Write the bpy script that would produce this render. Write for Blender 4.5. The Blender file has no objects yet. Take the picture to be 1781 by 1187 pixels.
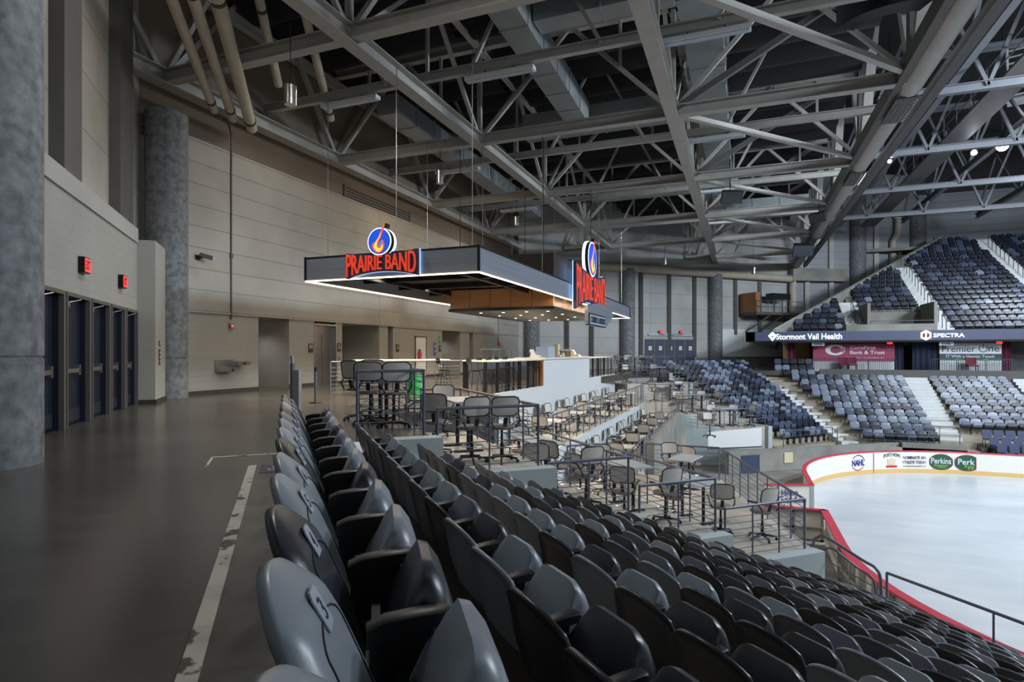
import bpy, math, random
from mathutils import Vector, Matrix
R = random.Random(7)
SC = bpy.context.scene
COL = SC.collection
PI = math.pi
# ------------------------------------------------------------------ plan axes
# x = across the arena (towards the ice), y = along the arena, z up, concourse floor at z = 0
EYE = 1.38
YAW = math.radians(21.4)               # the camera looks a little to the left of +y
BB = math.radians(42.4)                # the corner seating section is turned by this angle
DU = (math.cos(BB), math.sin(BB)); DV = (-math.sin(BB), math.cos(BB))
def d1(u, v):                          # corner-section coordinates -> plan
    return (u*DU[0]+v*DV[0], u*DU[1]+v*DV[1])
def d3(u, v, z): 
    a = d1(u, v); return (a[0], a[1], z)
MID = 25.0                             # the hall is mirrored about y = MID
# ------------------------------------------------------------------ camera
cam = bpy.data.cameras.new('camera'); camo = bpy.data.objects.new('camera', cam); COL.objects.link(camo)
camo.location = (0, 0, EYE); camo.rotation_euler = (PI/2, 0, YAW)
cam.sensor_width = 36; cam.lens = 36*1018/1781
cam.shift_y = 19.5/1781
cam.clip_start = 0.05; cam.clip_end = 500
SC.camera = camo
# ------------------------------------------------------------------ exposure, world, lights
vs = SC.view_settings
vs.view_transform = 'Standard'; vs.look = 'None'; vs.gamma = 1; vs.use_curve_mapping = False
vs.exposure = 0.0
wd = bpy.data.worlds.new('world'); SC.world = wd; wd.use_nodes = True
bg = wd.node_tree.nodes['Background']; bg.inputs[0].default_value = (0.60, 0.64, 0.70, 1); bg.inputs[1].default_value = 0.42
def area_lamp(name, loc, tgt, size, power, rgb, sy=None, spread=PI):
    l = bpy.data.lights.new(name, 'AREA'); l.energy = power; l.color = rgb; l.size = size
    if sy: l.shape = 'RECTANGLE'; l.size_y = sy
    l.spread = spread
    o = bpy.data.objects.new(name, l); COL.objects.link(o); o.location = loc
    o.rotation_euler = (Vector(tgt)-Vector(loc)).to_track_quat('-Z', 'Y').to_euler()
    return o
def spot_lamp(name, loc, tgt, power, rgb, angle=90, blend=.6, r=.1):
    l = bpy.data.lights.new(name, 'SPOT'); l.energy = power; l.color = rgb
    l.spot_size = math.radians(angle); l.spot_blend = blend; l.shadow_soft_size = r
    o = bpy.data.objects.new(name, l); COL.objects.link(o); o.location = loc
    o.rotation_euler = (Vector(tgt)-Vector(loc)).to_track_quat('-Z', 'Y').to_euler()
    return o
COOL = (0.80, 0.90, 1.0); NEUT = (1.0, 0.97, 0.925); WARM = (1.0, 0.82, 0.58)
# the floodlight banks over the ice (their housings are built with the roof)
FLOODS = [(22, 24, 11.9), (15.5, 14, 11.9), (15.5, 26, 11.9), (24, 16, 11.9), (24, 32, 11.9), (21.5, 42, 11.9)]
FLOODT = [(14, 25, -5), (-2, 15, -2), (-3, 36, 0), (2, 60, 3), (6, 60, 4), (12, 64, 8)]
FLOODP = [4200, 2000, 3000, 2800, 2500, 2100]
for l, t, p in zip(FLOODS, FLOODT, FLOODP):
    area_lamp('flood_lamp', (l[0], l[1], l[2]-.26), t, 2.6, p, COOL, 1.6)
# concourse pendant cans (position, power, colour); the last two added as unseen fill
PENDANTS = [(-10.95, 12.1, 8.05, 800, NEUT), (-11.3, 20.9, 8.4, 750, WARM), (-11.5, 30.0, 8.55, 750, WARM), (-5.4, 45.5, 8.25, 1900, COOL), (.9, 50.0, 7.8, 1900, COOL), (-7.5, 1.5, 8.0, 1700, NEUT), (-3.6, -3.0, 8.0, 1900, NEUT)]
# strip lights added on the roof struts as fill for long wall and walkway
FILL_STRIPS = [(-11.2, 8.6, 110, NEUT), (-5.0, 8.6, 300, NEUT), (-12.6, 16.8, 150, NEUT), (-12.6, 25.0, 190, WARM), (-12.6, 33.2, 210, NEUT)]
for x, y, p, c in FILL_STRIPS: area_lamp('strip_lamp', (x, y, 9.93), (x-.5, y, 0), 2.2, p, c, .2)
for x, y, z, p, c in PENDANTS:
    spot_lamp('pendant_lamp', (x, y, z-.22), (x, y, 0), p, c, 130, .9, .12)
# ------------------------------------------------------------------ materials
def lin(c):
    c = c/255.0
    return c/12.92 if c <= .04045 else ((c+.055)/1.055)**2.4
def rgb(t): return (lin(t[0]), lin(t[1]), lin(t[2]), 1)
def mat(name, col, rough=.5, metal=0.0, var=0.0, scale=6.0, bump=0.0, emit=None, es=0.0, spec=None, col2=None, detail=6, stretch=None):
    m = bpy.data.materials.new(name); m.use_nodes = True
    nt = m.node_tree; b = nt.nodes['Principled BSDF']
    b.inputs['Base Color'].default_value = rgb(col); b.inputs['Roughness'].default_value = rough; b.inputs['Metallic'].default_value = metal
    if spec is not None: b.inputs['Specular IOR Level'].default_value = spec
    if emit:
        b.inputs['Emission Color'].default_value = rgb(emit); b.inputs['Emission Strength'].default_value = es
    if var or col2:
        tc = nt.nodes.new('ShaderNodeTexCoord'); n = nt.nodes.new('ShaderNodeTexNoise'); n.inputs['Scale'].default_value = scale; n.inputs['Detail'].default_value = detail
        if stretch:
            mp = nt.nodes.new('ShaderNodeMapping'); mp.inputs['Scale'].default_value = stretch
            nt.links.new(tc.outputs['Object'], mp.inputs[0]); nt.links.new(mp.outputs[0], n.inputs['Vector'])
        else:
            nt.links.new(tc.outputs['Object'], n.inputs['Vector'])
        cr = nt.nodes.new('ShaderNodeValToRGB')
        c = rgb(col); d = rgb(col2) if col2 else None
        cr.color_ramp.elements[0].position = .32; cr.color_ramp.elements[1].position = .68
        cr.color_ramp.elements[0].color = tuple(x*(1-var) for x in c[:3])+(1,) if not d else c
        cr.color_ramp.elements[1].color = tuple(min(1, x*(1+var)) for x in c[:3])+(1,) if not d else d
        nt.links.new(n.outputs['Fac'], cr.inputs[0]); nt.links.new(cr.outputs[0], b.inputs['Base Color'])
        if bump:
            bp = nt.nodes.new('ShaderNodeBump'); bp.inputs['Strength'].default_value = bump; bp.inputs['Distance'].default_value = .02
            nt.links.new(n.outputs['Fac'], bp.inputs['Height']); nt.links.new(bp.outputs[0], b.inputs['Normal'])
    return m
def mat_panel(name, col, bw, bh, mortar=.012, dark=.62, rough=.85, var=.12, scale=.7, off=0.0, block=0.03):
    """wall cladding: joints of bw x bh metres in the UVs (metric), with blotchy weathering"""
    m = bpy.data.materials.new(name); m.use_nodes = True
    nt = m.node_tree; b = nt.nodes['Principled BSDF']; b.inputs['Roughness'].default_value = rough
    uv = nt.nodes.new('ShaderNodeUVMap'); br = nt.nodes.new('ShaderNodeTexBrick'); br.offset = off; br.squash = 1
    c = rgb(col)[:3]
    br.inputs['Color1'].default_value = tuple(x*(1-block) for x in c)+(1,); br.inputs['Color2'].default_value = tuple(x*(1+block) for x in c)+(1,)
    br.inputs['Mortar'].default_value = tuple(x*dark for x in c)+(1,)
    br.inputs['Scale'].default_value = 1; br.inputs['Mortar Size'].default_value = mortar; br.inputs['Mortar Smooth'].default_value = .3
    br.inputs['Brick Width'].default_value = bw; br.inputs['Row Height'].default_value = bh
    nt.links.new(uv.outputs[0], br.inputs['Vector'])
    tc = nt.nodes.new('ShaderNodeTexCoord'); n = nt.nodes.new('ShaderNodeTexNoise'); n.inputs['Scale'].default_value = scale; n.inputs['Detail'].default_value = 7
    nt.links.new(tc.outputs['Object'], n.inputs['Vector'])
    mr = nt.nodes.new('ShaderNodeMapRange'); mr.inputs[1].default_value = .3; mr.inputs[2].default_value = .7; mr.inputs[3].default_value = 1-var; mr.inputs[4].default_value = 1+var
    nt.links.new(n.outputs['Fac'], mr.inputs[0])
    mx = nt.nodes.new('ShaderNodeVectorMath'); mx.operation = 'SCALE'
    nt.links.new(br.outputs['Color'], mx.inputs[0]); nt.links.new(mr.outputs[0], mx.inputs['Scale']); nt.links.new(mx.outputs[0], b.inputs['Base Color'])
    bp = nt.nodes.new('ShaderNodeBump'); bp.inputs['Strength'].default_value = .5; bp.inputs['Distance'].default_value = .01; bp.invert = True
    nt.links.new(br.outputs['Fac'], bp.inputs['Height']); nt.links.new(bp.outputs[0], b.inputs['Normal'])
    return m
M = {}
M['floor'] = mat('polished_concrete', (80, 77, 72), .22, 0, .3, .5, .02, detail=9)
M['tread'] = mat('tread_concrete', (158, 150, 134), .7, 0, .2, 1.4, .05)
M['tread_dark'] = mat('stained_concrete', (62, 54, 43), .5, 0, .35, 1.6, .04)
M['terrace'] = mat('terrace_concrete', (178, 172, 162), .6, 0, .16, .9, .03)
M['bare'] = mat('bare_concrete', (134, 132, 126), .8, 0, .22, .8, .1, detail=9)
M['column'] = mat('column_concrete', (108, 111, 114), .75, 0, .38, 6.5, .5, detail=15)
M['panel'] = mat_panel('precast_panel', (156, 152, 144), 12, .68, .014, .55, var=.2, scale=.35)
M['panel_tall'] = mat_panel('precast_panel_tall', (160, 156, 146), 2.9, 1.25, .014, .55, var=.16, scale=.5)
M['panel_cool'] = mat_panel('precast_panel_far', (168, 168, 166), 30, 1.3, .02, .6, var=.14, scale=.35)
M['siding'] = mat_panel('siding', (150, 153, 158), 60, .62, .03, .7, var=.08, scale=.3)
M['block'] = mat_panel('painted_block', (150, 148, 142), .4, .2, .006, .93, var=.05, scale=.8, off=.5, block=.01)
M['paint'] = mat('painted_wall', (158, 156, 150), .7, 0, .05, .8)
M['taupe'] = mat('taupe_board', (120, 108, 94), .85, 0, .08, .5)
M['base'] = mat('rubber_base', (52, 48, 44), .6)
M['steel'] = mat('painted_steel', (162, 160, 155), .5, 0, .06, 2.0)
M['steel_arena'] = mat('arena_steel', (104, 107, 114), .5, 0, .06, 2.0)
M['steel_dark'] = mat('dark_steel', (84, 82, 80), .55, 0, .08, 2.0)
M['deck'] = mat('roof_deck', (26, 26, 28), .9, 0, .2, .6)
M['drape'] = mat('black_drape', (18, 18, 20), .95, 0, .3, 1.0)
M['joist'] = mat('joist_paint', (120, 114, 102), .6)
M['duct'] = mat('galvanised_duct', (150, 156, 158), .42, .35, .1, .9)
M['pipe'] = mat('pipe_cover', (176, 168, 150), .6, 0, .08, 2.0)
M['band'] = mat('pipe_band', (62, 56, 48), .6)
M['rail'] = mat('rail_paint', (98, 103, 120), .36, .2)
M['brown_rail'] = mat('worn_rail_paint', (104, 94, 84), .4, .25)
M['black'] = mat('black_plastic', (22, 23, 26), .42)
M['gap'] = mat('dark_gap', (8, 8, 9), .9)
M['seat_lt'] = mat('seat_grey_plastic', (130, 138, 146), .33, 0, .03, 9)
M['seat_md'] = mat('seat_slate_plastic', (90, 96, 108), .33, 0, .03, 9)
M['seat_dk'] = mat('seat_charcoal_plastic', (44, 47, 55), .33, 0, .03, 9)
M['far_lt'] = mat('seat_pale_blue_plastic', (116, 126, 142), .34)
M['far_md'] = mat('seat_blue_slate_plastic', (64, 74, 96), .34)
M['far_dk'] = mat('seat_navy_plastic', (28, 32, 46), .34)
M['blue_seat'] = mat('royal_blue_vinyl', (34, 45, 84), .5)
M['plate'] = mat('number_plate', (176, 186, 200), .35, .3)
M['seam'] = mat('seam', (20, 22, 26), .7)
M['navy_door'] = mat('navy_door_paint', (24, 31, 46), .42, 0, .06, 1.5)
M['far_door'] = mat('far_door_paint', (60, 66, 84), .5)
M['frame'] = mat('door_frame_paint', (86, 82, 76), .5)
M['chrome'] = mat('brushed_steel', (186, 186, 184), .28, .95)
M['steel_door'] = mat('elevator_steel', (150, 148, 146), .3, .85, .1, 1.2)
M['white'] = mat('white_paint', (214, 216, 216), .55)
M['offwhite'] = mat('counter_white', (208, 206, 198), .4)
M['bar_white'] = mat('bar_front_paint', (198, 203, 206), .6)
M['side_white'] = mat('platform_side_paint', (170, 182, 184), .6, 0, .05, 1.5)
M['fascia'] = mat('canopy_metal', (122, 128, 138), .4, .25, .12, .7, stretch=(.2, .2, 14))
M['fascia_trim'] = mat('canopy_trim', (26, 28, 32), .4, .5)
M['soffit'] = mat('canopy_soffit', (96, 87, 76), .5)
M['wood'] = mat('walnut_veneer', (148, 104, 64), .4, 0, .16, 1.5, stretch=(1, 1, 9))
M['wood_dk'] = mat('dark_veneer', (44, 31, 26), .45, 0, .12, 1.5, stretch=(1, 1, 9))
M['led'] = mat('led_strip', (255, 236, 205), .5, emit=(255, 226, 182), es=4.5)
M['lens'] = mat('lamp_lens', (255, 240, 215), .5, emit=(255, 238, 210), es=3)
M['flood'] = mat('flood_lens', (255, 255, 255), .5, emit=(236, 242, 255), es=60)
M['red_lit'] = mat('lit_red_letter', (214, 58, 38), .5, emit=(224, 70, 46), es=.55)
M['blue_lit'] = mat('lit_blue_face', (10, 70, 190), .5, emit=(8, 74, 210), es=.8)
M['white_lit'] = mat('lit_white', (240, 246, 255), .5, emit=(225, 238, 255), es=1.3)
M['halo'] = mat('halo_light', (190, 215, 255), .5, emit=(150, 195, 255), es=1.5)
M['yellow_lit'] = mat('lit_yellow', (255, 200, 90), .5, emit=(255, 190, 84), es=1.1)
M['orange_lit'] = mat('lit_orange', (235, 80, 40), .5, emit=(232, 74, 36), es=.9)
M['cyan_lit'] = mat('lit_cyan', (50, 150, 210), .5, emit=(40, 140, 205), es=.8)
M['exit'] = mat('lit_exit_face', (255, 70, 70), .5, emit=(255, 60, 62), es=1.4)
M['exit_letter'] = mat('exit_letter', (120, 8, 12), .5)
M['mesh_fabric'] = mat('grey_mesh_fabric', (196, 193, 186), .8, 0, .05, 30)
M['seat_fabric'] = mat('taupe_seat_fabric', (122, 116, 110), .85)
M['table'] = mat('table_laminate', (168, 174, 180), .35)
M['table_w'] = mat('white_table_laminate', (206, 204, 198), .4)
M['ice'] = mat('ice', (188, 195, 201), .28, 0, .0, .5, col2=(210, 214, 217), stretch=(.7, 1.6, 1), detail=9)
M['board'] = mat('rink_board', (226, 222, 214), .35)
M['kick'] = mat('yellow_kickplate', (214, 176, 112), .45)
M['cap'] = mat('red_board_cap', (200, 66, 84), .4)
M['red'] = mat('red_paint', (196, 48, 52), .5)
M['maroon'] = mat('maroon_banner', (150, 62, 88), .7)
M['maroon_dk'] = mat('maroon_curtain', (92, 30, 50), .85, 0, .3, 3, stretch=(4, 4, .2))
M['navy_curtain'] = mat('navy_curtain', (34, 42, 62), .85, 0, .3, 3, stretch=(4, 4, .2))
M['green'] = mat('banner_green', (76, 150, 84), .6)
M['navy'] = mat('banner_navy', (58, 66, 92), .6)
M['ribbon'] = mat('led_ribbon', (60, 66, 90), .4, emit=(64, 72, 104), es=.35)
M['ink'] = mat('dark_ink', (38, 42, 62), .6)
M['ink_blue'] = mat('blue_ink', (44, 48, 130), .6)
M['ink_red'] = mat('red_ink', (186, 42, 50), .6)
M['ink_green'] = mat('green_ink', (24, 84, 62), .6)
M['ink_lime'] = mat('lime_ink', (170, 190, 60), .6)
M['brown_sign'] = mat('brown_plaque', (60, 46, 40), .5)
M['sign_red'] = mat('red_plaque', (140, 62, 48), .5)
M['purple'] = mat('purple_poster', (84, 80, 168), .5)
M['floor_paint'] = mat('floor_line_paint', (176, 172, 160), .6, col2=(96, 92, 84), scale=5)
M['aisle'] = mat('aisle_step_paint', (204, 206, 206), .7, 0, .05, 2)
M['beige'] = mat('beige_plastic', (212, 200, 168), .5)
M['tan'] = mat('tan_board', (176, 150, 104), .6)
M['green_bin'] = mat('green_plastic', (40, 150, 84), .5)
# worn paint for the long line on the concourse floor
m = M['floor_paint']; nt = m.node_tree
for n in nt.nodes:
    if n.type == 'VALTORGB':
        n.color_ramp.elements[0].position = .56; n.color_ramp.elements[1].position = .6
        n.color_ramp.elements[0].color = rgb((188, 184, 172)); n.color_ramp.elements[1].color = rgb((66, 60, 52))
# ------------------------------------------------------------------ builders
BASE = {}                                # world offset that a parent's children are built from
def thing(name, label, cat, loc=(0, 0, 0), rz=0.0, group=None):
    o = bpy.data.objects.new(name, None); COL.objects.link(o)
    o.location = loc; o.rotation_euler = (0, 0, rz); o.empty_display_size = .1
    o['label'] = label; o['category'] = cat
    if group: o['group'] = group
    BASE[o.name] = Vector(loc)
    return o
def tag(o, label, cat, group=None, kind=None):
    o['label'] = label; o['category'] = cat
    if group: o['group'] = group
    if kind: o['kind'] = kind
    return o
def structure(o): o['kind'] = 'structure'; return o
class MB:
    def __init__(s): s.v = []; s.f = []; s.m = []; s.mi = 0
    def add(s, vs, fs):
        b = len(s.v); s.v += [tuple(x) for x in vs]; s.f += [tuple(i+b for i in f) for f in fs]; s.m += [s.mi]*len(fs); return s
    def hexa(s, a):                      # 8 corners: bottom 4 ccw, top 4 ccw
        return s.add(a, [(3, 2, 1, 0), (4, 5, 6, 7), (0, 1, 5, 4), (1, 2, 6, 5), (2, 3, 7, 6), (3, 0, 4, 7)])
    def box(s, x0, x1, y0, y1, z0, z1):
        return s.hexa([(x0, y0, z0), (x1, y0, z0), (x1, y1, z0), (x0, y1, z0), (x0, y0, z1), (x1, y0, z1), (x1, y1, z1), (x0, y1, z1)])
    def prism(s, pts, z0, z1, top=True):
        if sum(pts[i][0]*pts[(i+1) % len(pts)][1]-pts[(i+1) % len(pts)][0]*pts[i][1] for i in range(len(pts))) < 0: pts = pts[::-1]
        n = len(pts)
        return s.add([(p[0], p[1], z0) for p in pts]+[(p[0], p[1], z1) for p in pts],
                     [tuple(range(n-1, -1, -1)), tuple(range(n, 2*n))]+[(i, (i+1) % n, n+(i+1) % n, n+i) for i in range(n)])
    def wall(s, a, b, z0, z1, t):        # vertical slab from a to b, thickness t to the left of a->b
        d = Vector((b[0]-a[0], b[1]-a[1])); d.normalize(); nx, ny = -d.y*t, d.x*t
        return s.prism([a, b, (b[0]+nx, b[1]+ny), (a[0]+nx, a[1]+ny)], z0, z1)
    def bar(s, p0, p1, w, h, up=(0, 0, 1)):
        p0, p1 = Vector(p0), Vector(p1); d = (p1-p0).normalized(); up = Vector(up)
        if abs(d.dot(up)) > .98: up = Vector((1, 0, 0))
        x = d.cross(up).normalized()*(w/2); y = x.cross(d).normalized()*(h/2)
        return s.hexa([p0-x-y, p0+x-y, p1+x-y, p1-x-y, p0-x+y, p0+x+y, p1+x+y, p1-x+y])
    def ibeam(s, p0, p1, w, h, t=.03):   # bottom and top flange with a web
        p0, p1 = Vector(p0), Vector(p1); z = Vector((0, 0, h/2))
        s.bar(p0-z, p1-z, w, t); s.bar(p0+z, p1+z, w, t); return s.bar(p0, p1, t, h)
    def tube(s, pts, r, n=8, cap=True, closed=False):
        pts = [Vector(p) for p in pts]; k = len(pts); rs = r if isinstance(r, (list, tuple)) else [r]*k
        b = len(s.v); prev = None
        for i, p in enumerate(pts):
            if closed: d = (pts[(i+1) % k]-pts[i-1])
            else: d = pts[min(i+1, k-1)]-pts[max(i-1, 0)]
            d.normalize()
            if prev is None:
                a = Vector((0, 0, 1)) if abs(d.z) < .9 else Vector((1, 0, 0)); x = d.cross(a).normalized()
            else:
                x = (prev-d*prev.dot(d)).normalized()
            prev = x; y = d.cross(x)
            for j in range(n):
                t = 2*PI*j/n; s.v.append(tuple(p+(x*math.cos(t)+y*math.sin(t))*rs[i]))
        for i in range(k if closed else k-1):
            for j in range(n):
                a0 = b+i*n; a1 = b+((i+1) % k)*n
                s.f.append((a0+j, a1+j, a1+(j+1) % n, a0+(j+1) % n)); s.m.append(s.mi)
        if cap and not closed:
            s.f.append(tuple(b+j for j in range(n))); s.m.append(s.mi)
            s.f.append(tuple(b+(k-1)*n+j for j in range(n-1, -1, -1))); s.m.append(s.mi)
        return s
    def cyl(s, x, y, z0, z1, r, n=20, r1=None):
        return s.tube([(x, y, z0), (x, y, z1)], [r, r if r1 is None else r1], n)
    def lathe(s, prof, x=0, y=0, n=24):  # (r, z) pairs
        b = len(s.v); k = len(prof)
        for r_, z in prof:
            for j in range(n):
                t = 2*PI*j/n; s.v.append((x+r_*math.cos(t), y+r_*math.sin(t), z))
        for i in range(k-1):
            for j in range(n):
                s.f.append((b+i*n+j, b+i*n+(j+1) % n, b+(i+1)*n+(j+1) % n, b+(i+1)*n+j)); s.m.append(s.mi)
        s.f.append(tuple(b+j for j in range(n-1, -1, -1))); s.m.append(s.mi)
        s.f.append(tuple(b+(k-1)*n+j for j in range(n))); s.m.append(s.mi)
        return s
    def shell(s, fn, nu, nv, th, nrm=None):        # closed solid from a surface fn(a,b), a in -1..1, b in 0..1
        P = [[Vector(fn(-1+2*i/(nu-1), j/(nv-1))) for i in range(nu)] for j in range(nv)]
        N = []
        for j in range(nv):
            row = []
            for i in range(nu):
                du = P[j][min(i+1, nu-1)]-P[j][max(i-1, 0)]; dv = P[min(j+1, nv-1)][i]-P[max(j-1, 0)][i]
                n = du.cross(dv); row.append(Vector(nrm) if nrm else n.normalized() if n.length > 1e-9 else Vector((1, 0, 0)))
            N.append(row)
        b = len(s.v); q = nu*nv
        s.v += [tuple(P[j][i]) for j in range(nv) for i in range(nu)]+[tuple(P[j][i]-N[j][i]*th) for j in range(nv) for i in range(nu)]
        def F(*f): s.f.append(tuple(b+x for x in f)); s.m.append(s.mi)
        for j in range(nv-1):
            for i in range(nu-1):
                a = j*nu+i
                F(a, a+1, a+nu+1, a+nu); F(q+a, q+a+nu, q+a+nu+1, q+a+1)
        for i in range(nu-1):
            a = i; F(a, q+a, q+a+1, a+1); a = (nv-1)*nu+i; F(a, a+1, q+a+1, q+a)
        for j in range(nv-1):
            a = j*nu; F(a, a+nu, q+a+nu, q+a); a = j*nu+nu-1; F(a, q+a, q+a+nu, a+nu)
        return s
    def loft(s, rings):                  # closed cross-sections, capped
        b = len(s.v); n = len(rings[0])
        for r_ in rings: s.v += [tuple(p) for p in r_]
        for i in range(len(rings)-1):
            for j in range(n):
                s.f.append((b+i*n+j, b+i*n+(j+1) % n, b+(i+1)*n+(j+1) % n, b+(i+1)*n+j)); s.m.append(s.mi)
        s.f.append(tuple(b+j for j in range(n-1, -1, -1))); s.m.append(s.mi)
        s.f.append(tuple(b+(len(rings)-1)*n+j for j in range(n))); s.m.append(s.mi)
        return s
    def merge(s, o, mtx=None):
        b = len(s.v)
        s.v += [tuple(mtx @ Vector(p)) for p in o.v] if mtx else list(o.v)
        s.f += [tuple(i+b for i in f) for f in o.f]; s.m += list(o.m); return s
    def mesh(s, name, mats, smooth=False, uv=False, off=None):
        me = bpy.data.meshes.new(name)
        vs = s.v if off is None else [(p[0]-off[0], p[1]-off[1], p[2]-off[2]) for p in s.v]
        me.from_pydata(vs, [], s.f)
        if not isinstance(mats, (list, tuple)): mats = [mats]
        for x in mats: me.materials.append(M[x] if isinstance(x, str) else x)
        if len(mats) > 1: me.polygons.foreach_set('material_index', s.m)
        if uv:
            l = me.uv_layers.new(name='UVMap')
            for p in me.polygons:
                n = p.normal
                t = Vector((-n.y, n.x, 0)).normalized() if abs(n.z) < .9 else None
                for li in p.loop_indices:
                    co = s.v[me.loops[li].vertex_index]
                    l.data[li].uv = (co[0]*t.x+co[1]*t.y, co[2]) if t else (co[0], co[1])
        if smooth:
            me.polygons.foreach_set('use_smooth', [True]*len(me.polygons))
            if smooth != 'all': me.set_sharp_from_angle(angle=math.radians(38))
        me.update()
        return me
    def build(s, name, mats, parent=None, local=False, smooth=False, uv=False, loc=None):
        off = None
        if parent is not None and not local: off = BASE[parent.name]
        if loc is not None: off = Vector(loc)
        o = bpy.data.objects.new(name, s.mesh(name, mats, smooth, uv, off)); COL.objects.link(o)
        if parent is not None:
            o.parent = parent; BASE[o.name] = BASE.get(parent.name, Vector((0, 0, 0)))
        elif loc is not None: o.location = loc; BASE[o.name] = Vector(loc)
        else: BASE[o.name] = Vector((0, 0, 0))
        return o
def copy_tree(o, parent=None):
    c = o.copy(); COL.objects.link(c)
    if parent is not None: c.parent = parent
    for ch in CHILD[o.name]: CHILD.setdefault(c.name, []).append(copy_tree(ch, c))
    CHILD.setdefault(c.name, [])
    return c
CHILD = {}
def index_tree(o, allo=None):
    allo = allo or list(bpy.data.objects)
    CHILD[o.name] = [x for x in allo if x.parent == o]
    for ch in CHILD[o.name]: index_tree(ch, allo)
# ------------------------------------------------------------------ lettering
def text_mb(body, w, h, th=.01, bold=.0, warp=None):
    """letters as solid shapes, fitted to w x h, centred on the origin in the xy plane"""
    cu = bpy.data.curves.new('t', 'FONT'); cu.body = body; cu.extrude = .01; cu.offset = bold; cu.resolution_u = 3; cu.space_line = .85
    ob = bpy.data.objects.new('t', cu); COL.objects.link(ob)
    dg = bpy.context.evaluated_depsgraph_get(); me = bpy.data.meshes.new_from_object(ob.evaluated_get(dg))
    vs = [v.co.copy() for v in me.vertices]; fs = [tuple(p.vertices) for p in me.polygons]
    bpy.data.objects.remove(ob); bpy.data.curves.remove(cu); bpy.data.meshes.remove(me)
    x0 = min(v.x for v in vs); x1 = max(v.x for v in vs); y0 = min(v.y for v in vs); y1 = max(v.y for v in vs)
    o = MB()
    out = []
    for v in vs:
        X = ((v.x-x0)/(x1-x0)-.5)*w; Y = ((v.y-y0)/(y1-y0)-.5)*h; Z = th if v.z > 0 else 0
        if warp: X, Y = warp(X/w, Y/h); X *= w; Y *= h
        out.append((X, Y, Z))
    o.add(out, fs); return o
def face(c, xdir):                       # matrix that stands a flat xy drawing up at c, reading along xdir
    x = Vector((xdir[0], xdir[1], 0)).normalized(); y = Vector((0, 0, 1)); z = x.cross(y)
    return Matrix(((x.x, y.x, z.x, c[0]), (x.y, y.y, z.y, c[1]), (x.z, y.z, z.z, c[2]), (0, 0, 0, 1)))
def lay(c, xdir):                        # the same, lying on the floor
    x = Vector((xdir[0], xdir[1], 0)).normalized(); z = Vector((0, 0, 1)); y = z.cross(x)
    return Matrix(((x.x, y.x, z.x, c[0]), (x.y, y.y, z.y, c[1]), (x.z, y.z, z.z, c[2]), (0, 0, 0, 1)))
def write(body, c, xdir, w, h, m, parent, th=.01, bold=.0, name='lettering', warp=None):
    return MB().merge(text_mb(body, w, h, th, bold, warp), face(c, xdir)).build(name, m, parent)
def plate2d(pts, z0, z1): return MB().prism(pts, z0, z1)
def circle(r, n=28, cx=0, cy=0, rx=1, ry=1): return [(cx+r*rx*math.cos(2*PI*i/n), cy+r*ry*math.sin(2*PI*i/n)) for i in range(n)]
# ------------------------------------------------------------------ railing
def railing(pts, label, h=1.07, gap=.75, rods=7, m='rail', top='rail', name='guard_railing', group=None, r=.024, cat='railing', rod_r=.008):
    """pts: (x, y, floor z). Posts stand on the line, rods run between them, a pipe handrail lies on top"""
    t = thing(name, label, cat, pts[0], 0, group)
    MB().tube([(p[0], p[1], p[2]+h) for p in pts], r*1.15, 10).build('handrail', top, t, smooth=True)
    for a, b in zip(pts, pts[1:]):
        L = math.dist(a[:2], b[:2]); n = max(1, round(L/gap))
        for i in range(n+(1 if b is pts[-1] else 0)):
            f = i/n; p = [a[k]+(b[k]-a[k])*f for k in range(3)]
            big = 1.0 if i in (0, n) else .72
            MB().tube([(p[0], p[1], p[2]), (p[0], p[1], p[2]+h)], r*big, 8).build('post', m, t, smooth=True)
    for j in range(rods):
        z = .1+(h-.16)*j/max(1, rods-.0)
        MB().tube([(p[0], p[1], p[2]+z) for p in pts], rod_r, 6).build('rod', m, t, smooth=True)
    return t
ORD = ['zeroth', 'first', 'second', 'third', 'fourth', 'fifth', 'sixth', 'seventh', 'eighth', 'ninth', 'tenth', 'eleventh', 'twelfth', 'thirteenth', 'fourteenth', 'fifteenth',
       'sixteenth', 'seventeenth', 'eighteenth', 'nineteenth', 'twentieth', 'twenty-first', 'twenty-second', 'twenty-third', 'twenty-fourth', 'twenty-fifth', 'twenty-sixth', 'twenty-seventh', 'twenty-eighth', 'twenty-ninth', 'thirtieth']
def ordn(i): return ORD[i] if i < len(ORD) else 'far'
# ------------------------------------------------------------------ floors and terraces
def mir(p): return (p[0], 2*MID-p[1])
W = -16.3                                # face of the long concourse wall
Z1, Z2, Z3, Z4, ZI = -.62, -1.65, -2.2, -2.82, -4.9
near = [d1(-4.6, 21), d1(-4.6, -9), d1(1.04, -9), d1(1.04, 9.2), d1(2.2, 9.2), d1(2.2, 14.4), d1(4.2, 14.4), (-7.4, 17.7)]
far_ = [mir(p) for p in near[::-1]]
conc = near+[far_[0]]+far_[1:5]+[(-1.2, 47.6), (40, 47.6), (40, 80), (-20, 80), (-20, 12)]
structure(MB().prism(conc, -.35, 0).build('floor', 'floor'))
def level(pts, z, name='floor_terrace', m='terrace'):
    structure(MB().prism(pts, ZI-.1, z).build(name, ['terrace'] if m == 'terrace' else m))
L1 = [d1(2.2, 9.2), d1(4.2, 9.2), d1(4.2, 14.4), d1(2.2, 14.4)]
L2 = [d1(4.2, 9.2), d1(6.05, 9.2), d1(6.05, 14.2), (-5.4, 17.3), (-5.4, MID), (-7.4, MID), (-7.4, 17.7), d1(4.2, 14.4)]
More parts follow.
